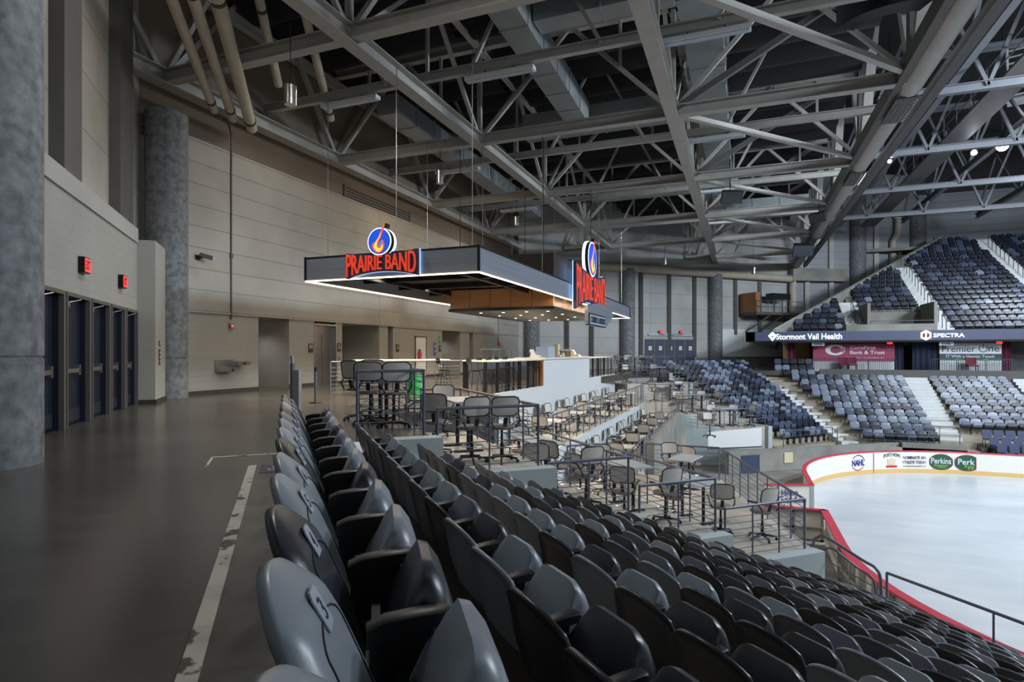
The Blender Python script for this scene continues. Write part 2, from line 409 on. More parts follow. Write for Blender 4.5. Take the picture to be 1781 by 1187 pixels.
L3 = [d1(6.05, 9.2), d1(8.0, 9.2), d1(8.0, 14.2), d1(6.05, 14.2)]
L4 = [d1(8.0, 9.2), d1(10.4, 9.2), (-.6, 20.4), (-3.4, 20.4), (-3.4, MID), (-5.4, MID), (-5.4, 17.3), d1(6.05, 14.2), d1(8.0, 14.2)]
L4F = [d1(8.0, 9.2), d1(10.4, 9.2), (-3.4, 16.2), (-3.4, MID), (-5.4, MID), (-5.4, 17.3), d1(6.05, 14.2), d1(8.0, 14.2)]
for L, z in ((L1, Z1), (L2, Z2), (L3, Z3), (L4, Z4)):
    level(L, z); level([mir(p) for p in (L if L is not L4 else L4F)], z)
# painted side walls of the platforms, towards the seats (a kerb rises above each deck)
lv = [(1.04, 2.2, 0), (2.2, 4.2, Z1), (4.2, 6.05, Z2), (6.05, 8.0, Z3), (8.0, 10.4, Z4)]
for mirror in (False, True):
    for i, (u0, u1, z) in enumerate(lv):
        T = (lambda p: mir(p)) if mirror else (lambda p: p)
        structure(MB().prism([T(d1(u0, 9.1)), T(d1(u1+.12, 9.1)), T(d1(u1+.12, 9.42)), T(d1(u0, 9.42))], ZI, z+.02).build('wall_platform', 'side_white'))
# terrace riser faces and the parapet towards the ice
structure(MB().prism([(-7.52, 17.6), (-7.36, 17.6), (-7.36, 36.4), (-7.52, 36.4)], Z2-.4, .03).build('wall_bar', 'bar_white'))
structure(MB().prism([(-5.46, 17.5), (-5.34, 17.5), (-5.34, 35.6), (-5.46, 35.6)], Z4-.4, Z2+.02).build('wall_terrace', 'bar_white'))
structure(MB().prism([(-3.44, 23.2), (-3.16, 23.2), (-3.16, 34.2), (-3.44, 34.2)], ZI, -2.0).build('wall_parapet', 'bare'))
structure(MB().prism([(-3.5, 22.8), (-3.1, 22.8), (-3.1, 23.2), (-3.5, 23.2)], ZI, -2.05).build('wall_parapet', 'bare'))
structure(MB().hexa([(-3.2, 34.2, ZI), (-3.2, 34.0, ZI), (.4, 34.6, ZI), (.4, 34.8, ZI), (-3.2, 34.2, -2.0), (-3.2, 34.0, -2.0), (.4, 34.6, -3.6), (.4, 34.8, -3.6)]).build('wall_parapet', 'side_white'))
# event-level slab and the ice
structure(MB().box(-30, 60, -20, 60, ZI-.5, ZI-.02).build('floor_event_level', 'bare'))
# ------------------------------------------------------------------ seating treads: near corner, mirrored far corner, far side
TR, RI = .84, .32
def vm(u): return -.36+(u-1.88)*.4616     # the bisector aisle at the end of the corner rows
def bis(p): return 1.63+(49-p)*.4217
def zf(k): return 0 if k == 0 else -.44-RI*(k-1)
for mirror in (False, True):
    T = mir if mirror else (lambda p: p)
    for k in range(1, 13):
        ua, ub = 1.04+TR*(k-1), 1.04+TR*k
        va, vb = (vm(ua), vm(ub)) if mirror else (-9, -9)
        structure(MB().prism([T(d1(ua, va)), T(d1(ub, vb)), T(d1(ub, 9.1)), T(d1(ua, 9.1))], ZI-.05, zf(k)).build('floor_tread', 'tread'))
# the brown strip of the top row runs to a dark edge
structure(MB().prism([d1(.16, -9), d1(1.045, -9), d1(1.045, 8.95), d1(.16, 8.95)], -.03, .004).build('floor_top_row', 'tread_dark'))
FP = 46.9                                # far straight section: back of its top row
for k in range(3, 13):
    pa = FP-TR*(k-3)
    structure(MB().prism([(bis(pa), pa), (bis(pa-TR), pa-TR), (40, pa-TR), (40, pa)], ZI-.05, zf(k)).build('floor_tread', 'tread'))
for k in range(0, 3):
    structure(MB().box(-1.0, 5.2, FP-.0+TR*(2-k)-.2, FP+TR*(3-k)-.2, ZI, zf(k)-.02).build('floor_tread', 'tread'))
structure(MB().box(5.2, 40, FP-.1, FP+.15, ZI, .17).build('wall_parapet', 'steel_dark'))
# far front walls
structure(MB().prism([(-.6, 32.1), (8.4, 39.0), (8.4, 39.3), (-.8, 32.5)], ZI, -3.75).build('wall_event', 'bare'))
structure(MB().prism([(8.4, 38.5), (11.4, 38.5), (11.4, 39.0), (8.4, 39.0)], ZI, -3.7).build('wall_event', 'bare'))
structure(MB().prism([d1(11.12, -9), d1(11.3, -9), d1(11.3, 9.2), d1(11.12, 9.2)], ZI, zf(12)+.02).build('wall_event', 'bare'))
# white aisle stairs of the far side
def stairs(q0, q1, p0, p1, z0, z1, n, name='floor_aisle'):
    o = MB()
    for i in range(n):
        a = p0+(p1-p0)*i/n; b = p0+(p1-p0)*(i+1)/n; z = z0+(z1-z0)*(i+1)/n
        o.box(q0, q1, min(a, b), max(a, b), z-.6, z)
    return structure(o.build(name, 'aisle'))
stairs(10.15, 11.6, FP+.1, 38.4, -.15, -4.2, 22)
stairs(16.2, 17.6, FP+.1, 38.4, -.15, -4.2, 22)
def slant_stairs(a, b, w, z0, z1, n):
    o = MB(); A = Vector(a); B = Vector(b); d = (B-A)/n; s = Vector((-(B-A).y, (B-A).x)).normalized()*w/2
    for i in range(n):
        p = A+d*i; q = A+d*(i+1); z = z0+(z1-z0)*(i+1)/n
        o.prism([(p-s)[:], (q-s)[:], (q+s)[:], (p+s)[:]], z-.5, z)
    return structure(o.build('floor_aisle', 'aisle'))
slant_stairs((1.63, 49.0), (6.1, 38.6), 1.0, -.1, -4.0, 24)
# ------------------------------------------------------------------ door wall (corner direction, u = -3.7)
DW = -3.7
def d_box(o, u0, u1, v0, v1, z0, z1): return o.prism([d1(u0, v0), d1(u1, v0), d1(u1, v1), d1(u0, v1)], z0, z1)
DO = [(9.75, 11.05), (11.2, 12.5), (12.62, 13.95), (14.08, 15.36), (15.5, 16.65), (16.8, 17.95)]
o = MB(); prev = -9.0
for a, b in DO:
    d_box(o, DW-.25, DW, prev, a, 0, 2.45); prev = b
d_box(o, DW-.25, DW, prev, 21, 0, 2.45); d_box(o, DW-.25, DW, -9, 21, 2.45, 4.25)
structure(o.build('wall_doors', 'block', uv=True))
structure(d_box(MB(), DW-.9, DW-.25, -9, 21, -.1, 4.2).build('wall_doors_backing', 'gap'))
structure(d_box(MB(), DW-.3, DW+.04, -9, 17.9, 4.25, 4.62).build('trim_ledge', 'paint'))
structure(d_box(MB(), DW-.75, DW-.45, -9, 21.5, 4.3, 16).build('wall_upper_doors', 'panel_tall', uv=True))
for v0, v1 in ((5.5, 6.7), (9.4, 10.5), (13.25, 14.25), (17.2, 18.5)):
    structure(d_box(MB(), DW-.45, DW-.2, v0, v1, 4.62, 16).build('trim_steel_column', 'steel_dark'))
structure(d_box(MB(), DW, DW+.42, 17.95, 19.3, 0, 4.35).build('wall_pilaster', 'block', uv=True))
structure(d_box(MB(), DW-.02, DW+.45, 17.93, 19.33, 0, .12).build('baseboard_pilaster', 'base'))
structure(d_box(MB(), DW-.02, DW+.02, -9, 9.7, 0, .12).build('baseboard_doors', 'base'))
def arena_door(i, a, b):
    t = bpy.data.objects.new('door_%d' % i, None); COL.objects.link(t); c = d1(DW, (a+b)/2); t.location = (c[0], c[1], 0); BASE[t.name] = Vector(t.location); structure(t)
    f = MB()
    for v in (a, b-.05): d_box(f, DW-.05, DW+.03, v, v+.05, 0, 2.4)
    d_box(f, DW-.05, DW+.03, a, b, 2.4, 2.47); f.build('door_frame', 'frame', t)
    f = MB()
    for v in (a, b-.05): d_box(f, DW-.25, DW-.05, v, v+.05, 0, 2.4)
    d_box(f, DW-.25, DW-.05, a, b, 2.4, 2.47); f.build('door_jamb', 'navy_door', t)
    n = MB(); d_box(n, DW-.2, DW-.14, a+.06, b-.06, .03, 2.4)
    lf = n.build('door_leaf', 'navy_door', t)
    w = b-a
    d_box(MB(), DW-.14, DW-.12, a+.1, b-.12, .08, .3).build('kick_plate', 'seat_dk', lf)
    br = MB(); d_box(br, DW-.10, DW-.06, a+.1, b-.28, .99, 1.07); d_box(br, DW-.14, DW-.06, a+.1, a+.2, .96, 1.1); d_box(br, DW-.14, DW-.06, b-.36, b-.26, .94, 1.14)
    br.build('panic_bar', 'chrome', lf)
    h = MB(); d_box(h, DW-.13, DW-.05, a+.12, a+.42, 2.22, 2.3); h.tube([d3(DW-.08, a+.3, 2.28), d3(DW+.1, a+.5, 2.36)], .012); h.build('door_closer', 'chrome', lf)
    g = MB(); d_box(g, DW-.12, DW-.115, a+.14, a+.26, 2.0, 2.16); g.build('notice', 'plate', lf)
for i, (a, b) in enumerate(DO): arena_door(i+1, a, b)
# ------------------------------------------------------------------ the long concourse wall
H1, H2 = 2.66, 8.2
OPN = [(16.4, 17.95, 2.5), (19.4, 20.75, .35), (21.18, 24.0, 2.2), (24.75, 25.2, 2.0), (30.4, 32.75, 2.6), (34.1, 34.7, 1.5)]
o = MB(); prev = 12.3
for a, b, d in OPN:
    o.box(W-.2, W, prev, a, 0, H1); prev = b
o.box(W-.2, W, prev, 43, 0, H1)
structure(o.build('wall_back', 'block', uv=True))
o = MB()
for a, b, d in OPN:
    o.box(W-d-.2, W-d, a-.1, b+.1, 0, H1); o.box(W-d, W-.2, a-.1, a, 0, H1); o.box(W-d, W-.2, b, b+.1, 0, H1); o.box(W-d, W-.02, a, b, H1, H1+.1)
structure(o.build('wall_alcoves', 'block', uv=True))
structure(MB().box(W-.25, W+.02, 12.3, 43, H1+.1, H2).box(W-.25, W+.05, 12.3, 43, H1, H1+.1).build('wall_back_upper', 'panel', uv=True))
structure(MB().box(W-.7, W-.5, 8, 44, H2-.2, 16).build('wall_attic', 'taupe'))
structure(MB().box(W-.7, W+.02, 12.3, 43, H2, H2+.04).build('trim_wall_cap', 'paint'))
prev = 12.3; o = MB()
for a, b, d in OPN: o.box(W, W+.02, prev, a, 0, .13); prev = b
o.box(W, W+.02, prev, 43, 0, .13); structure(o.build('baseboard_back', 'base'))
# downlights inside the alcoves
for y, x, p in ((17.0, W-1.2, 60), (22.0, W-1.1, 70), (31.9, W-1.3, 60)):
    spot_lamp('alcove_lamp', (x, y, 2.5), (x, y, 0), p, NEUT, 140, 1, .06)
    t = MB().cyl(x, y, 2.55, 2.66, .09, 16).build('recessed_downlight', ['lens'], loc=(x, y, 2.66))
    tag(t, {17.0: 'small round downlight in the ceiling of the empty alcove', 22.0: 'small round downlight in the restroom alcove past the elevator', 31.9: 'small round downlight in the farther dark alcove'}[y], 'light')
# ------------------------------------------------------------------ far walls
A_, B_, C_ = (-16.3, 43.0), (4.15, 62.3), (16.0, 69.0)
structure(MB().wall(A_, B_, 0, .9, .3).build('wall_far_base', 'bare'))
structure(MB().wall(A_, B_, .9, 16, .3).build('wall_far', 'panel_cool', uv=True))
structure(MB().wall(B_, C_, -1, 19, .3).build('wall_far_upper', 'siding', uv=True))
structure(MB().wall(C_, (60, 69), -1, 17, .3).build('wall_far_end', 'siding', uv=True))
def along(a, b, f, off=0.0):
    d = Vector((b[0]-a[0], b[1]-a[1])); L = d.length; d.normalize(); return (a[0]+d.x*L*f+d.y*off, a[1]+d.y*L*f-d.x*off)
def at_x(a, b, x):                       # where the sight line through picture column x meets a wall: used only to read positions off the photograph
    k = (x-890.5)/1018; r = (k*math.cos(YAW)-math.sin(YAW))/(k*math.sin(YAW)+math.cos(YAW))
    dx, dy = b[0]-a[0], b[1]-a[1]; return (r*a[1]-a[0])/(dx-r*dy)
for x in (985, 1028, 1114, 1163, 1207, 1278, 1320):
    f = at_x(A_, B_, x); c = along(A_, B_, f, .12)
    t = MB().box(-.14, .14, -.14, .14, 1.0 if x < 1250 else 3.0, 8.6).build('trim_steel_mullion', 'steel_dark', loc=(0, 0, 0)); t.location = (c[0], c[1], 0); structure(t)
for x in (1402, 1444, 1522):
    f = at_x(B_, C_, x); c = along(B_, C_, f, .15)
    t = MB().box(-.2, .2, -.2, .2, 3, 17).build('trim_steel_mullion', 'steel', loc=(0, 0, 0)); t.location = (c[0], c[1], 0); structure(t)
# the big pale pipe along the top of the far wall, concrete beam beyond it
pts = [along(A_, B_, f, .5) for f in (0.02, 1.0)]
o = MB().tube([(pts[0][0], pts[0][1], 8.5), (pts[1][0], pts[1][1], 8.4), (pts[1][0]+.1, pts[1][1], 8.0), (pts[1][0]+.1, pts[1][1], 2.6)], .33, 14)
tag(o.build('insulated_pipe', 'pipe', smooth=True, loc=(pts[0][0], pts[0][1], 8.5)), 'thick pale insulated pipe along the top of the far panelled wall', 'pipe')
structure(MB().wall(along(B_, C_, 0, .9), along(B_, C_, .42, .9), 8.2, 9.4, .7).build('trim_concrete_beam', 'bare'))
f0, f1 = at_x(A_, B_, 1247), at_x(A_, B_, 1369)
structure(MB().wall(along(A_, B_, f0, .06), along(A_, B_, f1, .06), .95, 3.5, -.05).build('wall_white_panel', 'white'))
f0, f1 = at_x(A_, B_, 1119), at_x(A_, B_, 1206)
a0, a1 = along(A_, B_, f0, .08), along(A_, B_, f1, .08)
dd = Vector((a1[0]-a0[0], a1[1]-a0[1])).normalized()
t = bpy.data.objects.new('door_7', None); COL.objects.link(t); t.location = (a0[0], a0[1], 0); BASE[t.name] = Vector(t.location); structure(t)
MB().wall(along(a0, a1, -.03, 0), along(a0, a1, 1.03, 0), 0, 2.75, -.05).build('door_frame', 'paint', t)
for i in range(5):
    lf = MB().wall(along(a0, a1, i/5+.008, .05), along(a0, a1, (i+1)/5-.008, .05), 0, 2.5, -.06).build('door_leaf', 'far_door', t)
    MB().wall(along(a0, a1, i/5+.03, .12), along(a0, a1, (i+1)/5-.03, .12), .98, 1.06, -.04).build('panic_bar', 'chrome', lf)
    MB().wall(along(a0, a1, i/5+.075, .115), along(a0, a1, i/5+.135, .115), 1.55, 1.9, -.01).build('notice', 'white', lf)
    write('NO', (*along(a0, a1, i/5+.105, .13), 1.72), dd, .16, .12, 'red', lf, .006, .01, 'notice_letters')
# ------------------------------------------------------------------ concrete columns
def column(x, y, h, r=.57, joint=None, label=''):
    t = thing('concrete_column', label, 'column', (x, y, 0))
    j = joint or 1.05
    MB().cyl(x, y, 0, j-.015, r, 40).build('lower_drum', 'column', t, smooth=True)
    o = MB().cyl(x, y, j-.015, j+.015, r-.02, 40); o.cyl(x, y, j+.015, h, r, 40); o.build('shaft', 'column', t, smooth=True)
    return t
column(*d1(-3.45, 8.95), 14, .58, 1.32, 'large round concrete column nearest the camera, stained grey')
column(*d1(-3.42, 20.35), 8.6, .58, 1.2, 'round concrete column between the exit doors and the drinking fountain wall')
column(-15.4, 43.6, 8.6, .6, 4.2, 'round concrete column where the long wall meets the far wall')
f = at_x(A_, B_, 1088); column(*along(A_, B_, f, .3), 8.4, .62, 5.0, 'round concrete column by the far wall beside the blue exit doors')
f = at_x(A_, B_, 1240); column(*along(A_, B_, f, .3), 8.4, .62, 3.6, 'round concrete column between the blue exit doors and the white panel')
f = at_x(B_, C_, 1488); column(*along(B_, C_, f, .3), 16.6, .72, 9.0, 'tall round concrete column rising behind the upper seats')
f = at_x(B_, C_, 1592); column(*along(B_, C_, f, .3), 15.4, .72, 9.0, 'round concrete column in the corner above the upper seats')
# ------------------------------------------------------------------ roof deck
structure(MB().box(-20, 4.3, -14, 84, 14.2, 14.4).build('ceiling', 'deck'))
structure(MB().box(4.2, 60, -14, 84, 19.0, 19.2).build('ceiling_arena', 'deck'))
structure(MB().box(4.2, 4.3, -14, 84, 14.4, 19.0).build('ceiling_step', 'deck'))
# ------------------------------------------------------------------ roof steel
ZB, ZT = 9.7, 13.4                       # bottom and top chords
QW, QA, QB, QC = -16.4, -9.55, -2.2, 4.9
TP = [4.5+8.2*i for i in range(8)]       # transverse trusses
NM = ['nearest', 'second', 'third', 'fourth', 'fifth', 'sixth', 'seventh', 'eighth']
def chord(t, p0, p1, w=.32, h=.36, name='bottom_chord', m='steel'): MB().ibeam(p0, p1, w, h, .035).build(name, m, t)
def web(t, p0, p1, w=.14, m='steel'): MB().bar(p0, p1, w, w).build('web_member', m, t)
for i, p in enumerate(TP):
    # where the far wall cuts the truss
    qa = QW if p < 43 else A_[0]+(p-43)*(B_[0]-A_[0])/(B_[1]-A_[1])+.4
    if qa > 3: continue
    t = thing('roof_truss', 'grey steel roof truss crossing under the dark deck, %s from the camera' % NM[i], 'roof truss', (QC, p, ZB), 0, 'cross trusses under the seating roof')
    chord(t, (qa, p, ZB), (QC, p, ZB)); chord(t, (qa, p, ZT), (QC, p, ZT), .28, .3, 'top_chord')
    nodes = [q for q in (QW, QA, QB, QC) if q > qa+.5]
    nodes = [qa]+nodes
    for a, b in zip(nodes, nodes[1:]):
        if b-a < 2: continue
        c = (a+b)/2
        web(t, (a, p, ZB), (c, p, ZT)); web(t, (c, p, ZT), (b, p, ZB)); web(t, (b, p, ZB), (b, p, ZT), .16)
        web(t, ((a+c)/2, p, (ZB+ZT)/2), ((a+c)/2, p, ZT), .1); web(t, ((b+c)/2, p, (ZB+ZT)/2), ((b+c)/2, p, ZT), .1)
for q, nm, p0, p1 in ((QA, 'seen above the restroom wall side of the hanging canopy', -8, 45.6), (QB, 'running down the middle of the seating roof', -8, 59.8)):
    t = thing('roof_girder', 'long pale steel girder %s' % nm, 'roof girder', (q, p0, ZB))
    chord(t, (q, p0, ZB-.06), (q, p1, ZB-.06), .42, .42); chord(t, (q, p0, ZT), (q, p1, ZT), .3, .3, 'top_chord')
    pp = [x for x in TP if x < p1]
    for a, b in zip(pp, pp[1:]):
        web(t, (q, a, ZB), (q, (a+b)/2, ZT), .13); web(t, (q, (a+b)/2, ZT), (q, b, ZB), .13)
t = thing('wall_girder', 'dusty steel girder running along the top of the long concrete wall', 'roof girder', (QW, 0, ZB))
chord(t, (QW+.1, -8, ZB), (QW+.1, 43.2, ZB), .5, .42)
for a, b in zip(TP, TP[1:6]):
    web(t, (QW+.05, a, ZB), (QW+.05, a+2.7, ZT), .16); web(t, (QW+.05, b-2.7, ZT), (QW+.05, b, ZB), .16)
chord(t, (QW-.05, -8, ZT-.4), (QW-.05, 43.2, ZT-.4), .3, .3, 'top_chord')
# purlin struts half way between the trusses, with strip lights slung beneath some
for i in range(len(TP)-1):
    p = TP[i]+4.1; qa = QW if p < 43 else A_[0]+(p-43)*(B_[0]-A_[0])/(B_[1]-A_[1])+.4
    if qa > 2: continue
    t = thing('roof_strut', 'slender steel strut between the roof trusses, %s from the camera' % NM[i], 'roof strut', (QB, p, ZB), 0, 'struts between the cross trusses')
    MB().ibeam((qa, p, 10.35), (QC, p, 10.35), .2, .26, .03).build('beam', 'steel', t)
    for q in (QA, QB):
        web(t, (q-1.6, p, 10.4), (q-3.2, p, ZT), .11); web(t, (q+1.6, p, 10.4), (q+3.2, p, ZT), .11); web(t, (q, p, 10.4), (q, p, ZT), .1)
SL = [(q, y, nm) for (q, y, _, _), nm in zip(FILL_STRIPS, ('over the exit doors', 'over the top row of seats', 'above the drinking fountains', 'above the elevator', 'above the farther alcoves'))]  # fittings that carry the added fill strips
for q, p, nm in SL+[(-.9, 16.8, 'nearest under the square duct'), (-1.0, 25.0, 'second under the square duct'), (-1.0, 33.2, 'third under the square duct'), (-1.0, 41.4, 'farthest under the square duct'), (-7.0, 16.8, 'between the two roof girders')]:
    t = thing('strip_light', 'slim white strip light fitting on a roof strut, '+nm, 'strip light', (q, p, 10.0), 0, 'strip lights on the struts')
    MB().box(q-1.15, q+1.15, p-.14, p+.14, 9.97, 10.09).build('housing', 'white', t)
    MB().box(q-1.1, q+1.1, p-.1, p+.1, 9.94, 9.97).build('diffuser', 'plate', t)
    MB().box(q-.5, q-.47, p-.02, p+.02, 10.09, 10.24).box(q+.47, q+.5, p-.02, p+.02, 10.09, 10.24).build('hanger', 'black', t)
# deck joists and the sagging black drapes between them
p = -4.0; jn = 0
t = thing('deck_joists', 'rows of thin pale steel joists just beneath the dark deck', 'roof joists', (-5, 20, 13.7))
while p < 60:
    qa = -16.4 if p < 43 else A_[0]+(p-43)*(B_[0]-A_[0])/(B_[1]-A_[1])+.4
    if qa < 4:
        qa += .5; qe = QC-.8; o = MB().bar((qa, p, 13.55), (qe, p, 13.55), .1, .1).bar((qa, p, 14.1), (qe, p, 14.1), .1, .08).bar((qa, p+.35, 13.9), (qe, p+.35, 13.9), .06, .06)
        o.build('joist', 'joist', t)
    p += 2.05
for j, (q0, q1) in enumerate(((QW+.3, QA-.3), (QA+.3, QB-.3), (QB+.3, QC-.3))):
    for i in range(6):
        p0 = TP[i]+.5; p1 = TP[i+1]-.5
        if p0 > 43 and j == 0: continue
        def fn(a, b, q0=q0, q1=q1, p0=p0, p1=p1):
            f = b*4 % 1 if b < 1 else 0
            return (q0+(q1-q0)*(a+1)/2, p0+(p1-p0)*b, 13.42-.38*math.sin(PI*((b*4) % 1.0))*(1-.15*a))
        o = MB().shell(fn, 7, 33, .02)
        tag(o.build('acoustic_drape', 'drape', smooth=True, loc=((q0+q1)/2, (p0+p1)/2, 13.4)), 'sagging black drape under the deck, %s bay from the camera, %s' % (NM[i], ('next to the long wall', 'in the middle bays', 'next to the arena bowl')[j]), 'drape', 'black roof drapes')
# diagonal braces between the middle girder and the big edge truss
for i in range(0, 6):
    a, b = TP[i], TP[i+1]
    t = thing('roof_brace', 'flat diagonal steel brace beside the big edge truss, %s from the camera' % NM[i], 'roof brace', (QB, a, ZB), 0, 'diagonal braces')
    MB().bar((QB+.1, a+.1, ZB-.05), (QC, b-.2, ZB-.05), .2, .16).build('brace', 'steel', t)
    t = thing('truss_diagonal', 'dark sloping steel member rising to the edge truss, %s from the camera' % NM[i], 'roof brace', (QB, a, ZB), 0, 'rising diagonals')
    MB().bar((QB+.1, a, ZB+.1), (QC-.6, a+.3, ZT), .2, .2).build('brace', 'steel_dark', t)
# the great edge truss
t = thing('edge_truss', 'massive grey edge truss with bolted splice plates separating seating roof and arena', 'roof truss', (QC, 0, ZB))
MB().tube([(QC, -8, ZB), (QC, 61.6, ZB)], .33, 18).build('bottom_chord', 'steel', t, smooth=True); MB().bar((QC-.42, -8, ZB+.05), (QC-.42, 61.6, ZB+.05), .22, .5).build('side_plate', 'steel_dark', t)
MB().bar((QC+.7, -8, ZB-.1), (QC+.7, 61.6, ZB-.1), .3, .3).build('side_channel', 'steel_dark', t)
MB().bar((QC, -8, 18.6), (QC, 61.6, 18.6), .5, .5).build('top_chord', 'steel', t)
for a, b in zip(TP, TP[1:]):
    web(t, (QC, a, ZB), (QC, (a+b)/2, 18.5), .34); web(t, (QC, (a+b)/2, 18.5), (QC, b, ZB), .34); web(t, (QC, a, ZB), (QC, a, 18.5), .4, 'steel_dark')
for p in (13.4, 21.6, 29.8, 46.0):
    o = MB().bar((QC, p, ZB-.33), (QC, p+2.2, ZB-.33), .7, .05); o.mi = 1
    for i in range(10):
        for s in (-.24, -.12, .12, .24): o.cyl(QC+s, p+.2+i*.2, ZB-.39, ZB-.35, .025, 6)
    o.build('splice_plate', ['steel_dark', 'chrome'], t)
# ------------------------------------------------------------------ ducts
def duct(label, p0, p1, w, h, axis, seams=1.5):
    t = thing('air_duct', label, 'duct', p0)
    MB().bar(p0, p1, w, h).build('duct_body', 'duct', t)
    L = math.dist(p0, p1); n = int(L/seams)
    for i in range(1, n):
        f = i/n; c = [p0[k]+(p1[k]-p0[k])*f for k in range(3)]; d = [(p1[k]-p0[k])/L*.03 for k in range(3)]
        MB().bar([c[k]-d[k] for k in range(3)], [c[k]+d[k] for k in range(3)], w+.06, h+.06).build('flange', 'duct', t)
    return t
duct('long square galvanised duct running away beside the middle girder', (-1.15, 4, 12.1), (-1.15, 52, 12.1), 1.2, 1.1, 'y')
duct('galvanised duct running down towards the canopy between two girders', (-6.4, 6, 11.9), (-6.4, 24, 11.4), .9, .9, 'y')
duct('long pale duct far above the canopy crossing between the girders', (-9.2, 25.2, 11.6), (-1.8, 25.2, 11.6), .8, 1.0, 'x')
duct('cross duct nearest the camera branching off the long square duct', (-5.9, 17.2, 11.9), (-1.8, 17.2, 11.9), .8, .9, 'x')
duct('cross duct running from the long square duct towards the edge truss', (-.5, 16.9, 12.4), (4.2, 16.9, 12.4), 1.2, 1.2, 'x')
duct('dark duct deep in the roof above the back wall', (-13.2, 20, 11.3), (-13.2, 38, 11.0), .9, .8, 'y')
duct('cross duct far along the roof past the canopy', (-9.0, 37.0, 11.6), (-1.8, 37.0, 11.6), .9, 1.0, 'x')
duct('far cross duct near the blue exit doors wall', (-1.0, 44.2, 11.4), (4.2, 44.2, 11.4), 1.0, 1.2, 'x')
# ------------------------------------------------------------------ pale pipes at the upper corner
def pipe(pts, r, label, bands):
    t = thing('drain_pipe', label, 'pipe', pts[-1], 0, 'pale insulated pipes in the corner')
    MB().tube(pts, r, 18).build('pipe_body', 'pipe', t, smooth=True)
    a, b = Vector(pts[0]), Vector(pts[-1])
    for f in bands:
        c = a+(b-a)*f; d = (b-a).normalized()*.06
        MB().tube([c-d, c+d], r*1.1, 18).build('pipe_band', 'band', t, smooth=True)
pipe([(-10.6, 7.6, 9.9), (-15.75, 14.0, 9.15)], .13, 'pale insulated pipe nearest the door wall, first of three abreast', (.3, .93))
pipe([(-10.15, 7.8, 9.9), (-15.75, 14.75, 9.15)], .14, 'pale insulated pipe in the middle of three abreast', (.3, .93))
pipe([(-9.6, 8.0, 9.9), (-15.75, 15.55, 9.12)], .18, 'thickest pale pipe, outermost of three abreast', (.3, .94))
pipe([(-11.5, 10.9, 12.4), (-15.0, 16.0, 10.7)], .14, 'pale pipe behind the three abreast, ending above the nearest truss', (.5,))
pipe([(-10.6, 11.2, 12.6), (-14.6, 18.3, 10.3)], .14, 'pale pipe hanging alone beyond the nearest truss', (.95,))
structure(MB().hexa([(-16.2, 6, 9.6), (-9.5, 2, 9.6), (-9.9, 1.6, 9.6), (-17, 5, 9.6), (-16.2, 6, 13), (-9.5, 2, 13), (-9.9, 1.6, 13), (-17, 5, 13)]).build('trim_soffit', 'taupe'))
# ------------------------------------------------------------------ pendants
PL = ['lit steel can pendant hanging in front of the corner pipes', 'steel can pendant hanging above the front of the canopy', 'steel can pendant hanging above the rear of the canopy', 'steel can pendant hanging over the blue exit doors', 'steel can pendant hanging by the projector platform', 'steel can pendant over the walkway behind the camera', 'steel can pendant behind the camera near the seats']  # the two behind the camera are added to brighten the near side
for (x, y, z, pw, c), lb in zip(PENDANTS, PL):
    t = thing('pendant_light', lb, 'pendant light', (x, y, z), 0, 'can pendants')
    MB().lathe([(.13, z-.22), (.15, z-.22), (.15, z+.28), (.03, z+.3)], x, y, 20).build('can', 'chrome', t, smooth=True)
    MB().cyl(x, y, z-.17, z-.15, .12, 16).build('lens', 'lens', t)
    MB().cyl(x, y, z+.28, 13.4, .012, 6).build('stem', 'black', t)
# ------------------------------------------------------------------ arena roof beyond the edge truss
for i in range(7):
    p = TP[i]
    t = thing('arena_truss', 'steel truss of the high arena roof, %s from the camera' % NM[i], 'roof truss', (20, p, 13), 0, 'arena roof trusses')
    z0 = 12.2
    MB().ibeam((QC+.6, p, z0), (34, p, z0), .3, .32, .03).build('bottom_chord', 'steel_arena', t); MB().ibeam((QC+.6, p, 17.2), (34, p, 17.2), .3, .3, .03).build('top_chord', 'steel_arena', t)
    q = QC+.6
    while q < 33:
        web(t, (q, p, z0), (q+1.9, p, 17.2), .14, 'steel_arena'); web(t, (q+1.9, p, 17.2), (q+3.8, p, z0), .14, 'steel_arena'); q += 3.8
for q in (8.5, 13.5, 19, 25):
    t = thing('arena_girder', {8.5: 'arena roof girder next to the edge truss', 13.5: 'arena roof girder over the near boards', 19: 'arena roof girder over the ice', 25: 'arena roof girder far out over the ice'}[q], 'roof girder', (q, 0, 13))
    MB().ibeam((q, 0, 13.2), (q, 62, 13.2), .3, .34, .03).build('bottom_chord', 'steel_arena', t)
    for a, b in zip(TP, TP[1:]): web(t, (q, a, 13.2), (q, (a+b)/2, 17.2), .13, 'steel_arena'); web(t, (q, (a+b)/2, 17.2), (q, b, 13.2), .13, 'steel_arena')
t = thing('catwalk', 'lighting catwalk with thin railings under the arena roof', 'catwalk', (10.8, 30, 13))
MB().box(10.2, 11.4, 12, 62, 12.9, 13.0).build('deck', 'steel_dark', t)
for q in (10.2, 11.4):
    for z in (13.5, 14.0): MB().tube([(q, 12, z), (q, 62, z)], .03, 6).build('catwalk_rail', 'steel_arena', t)
o = MB()
for i in range(26):
    for q in (10.2, 11.4): o.bar((q, 12+2*i, 13), (q, 12+2*i, 14), .04, .04)
o.build('catwalk_posts', 'steel_arena', t)
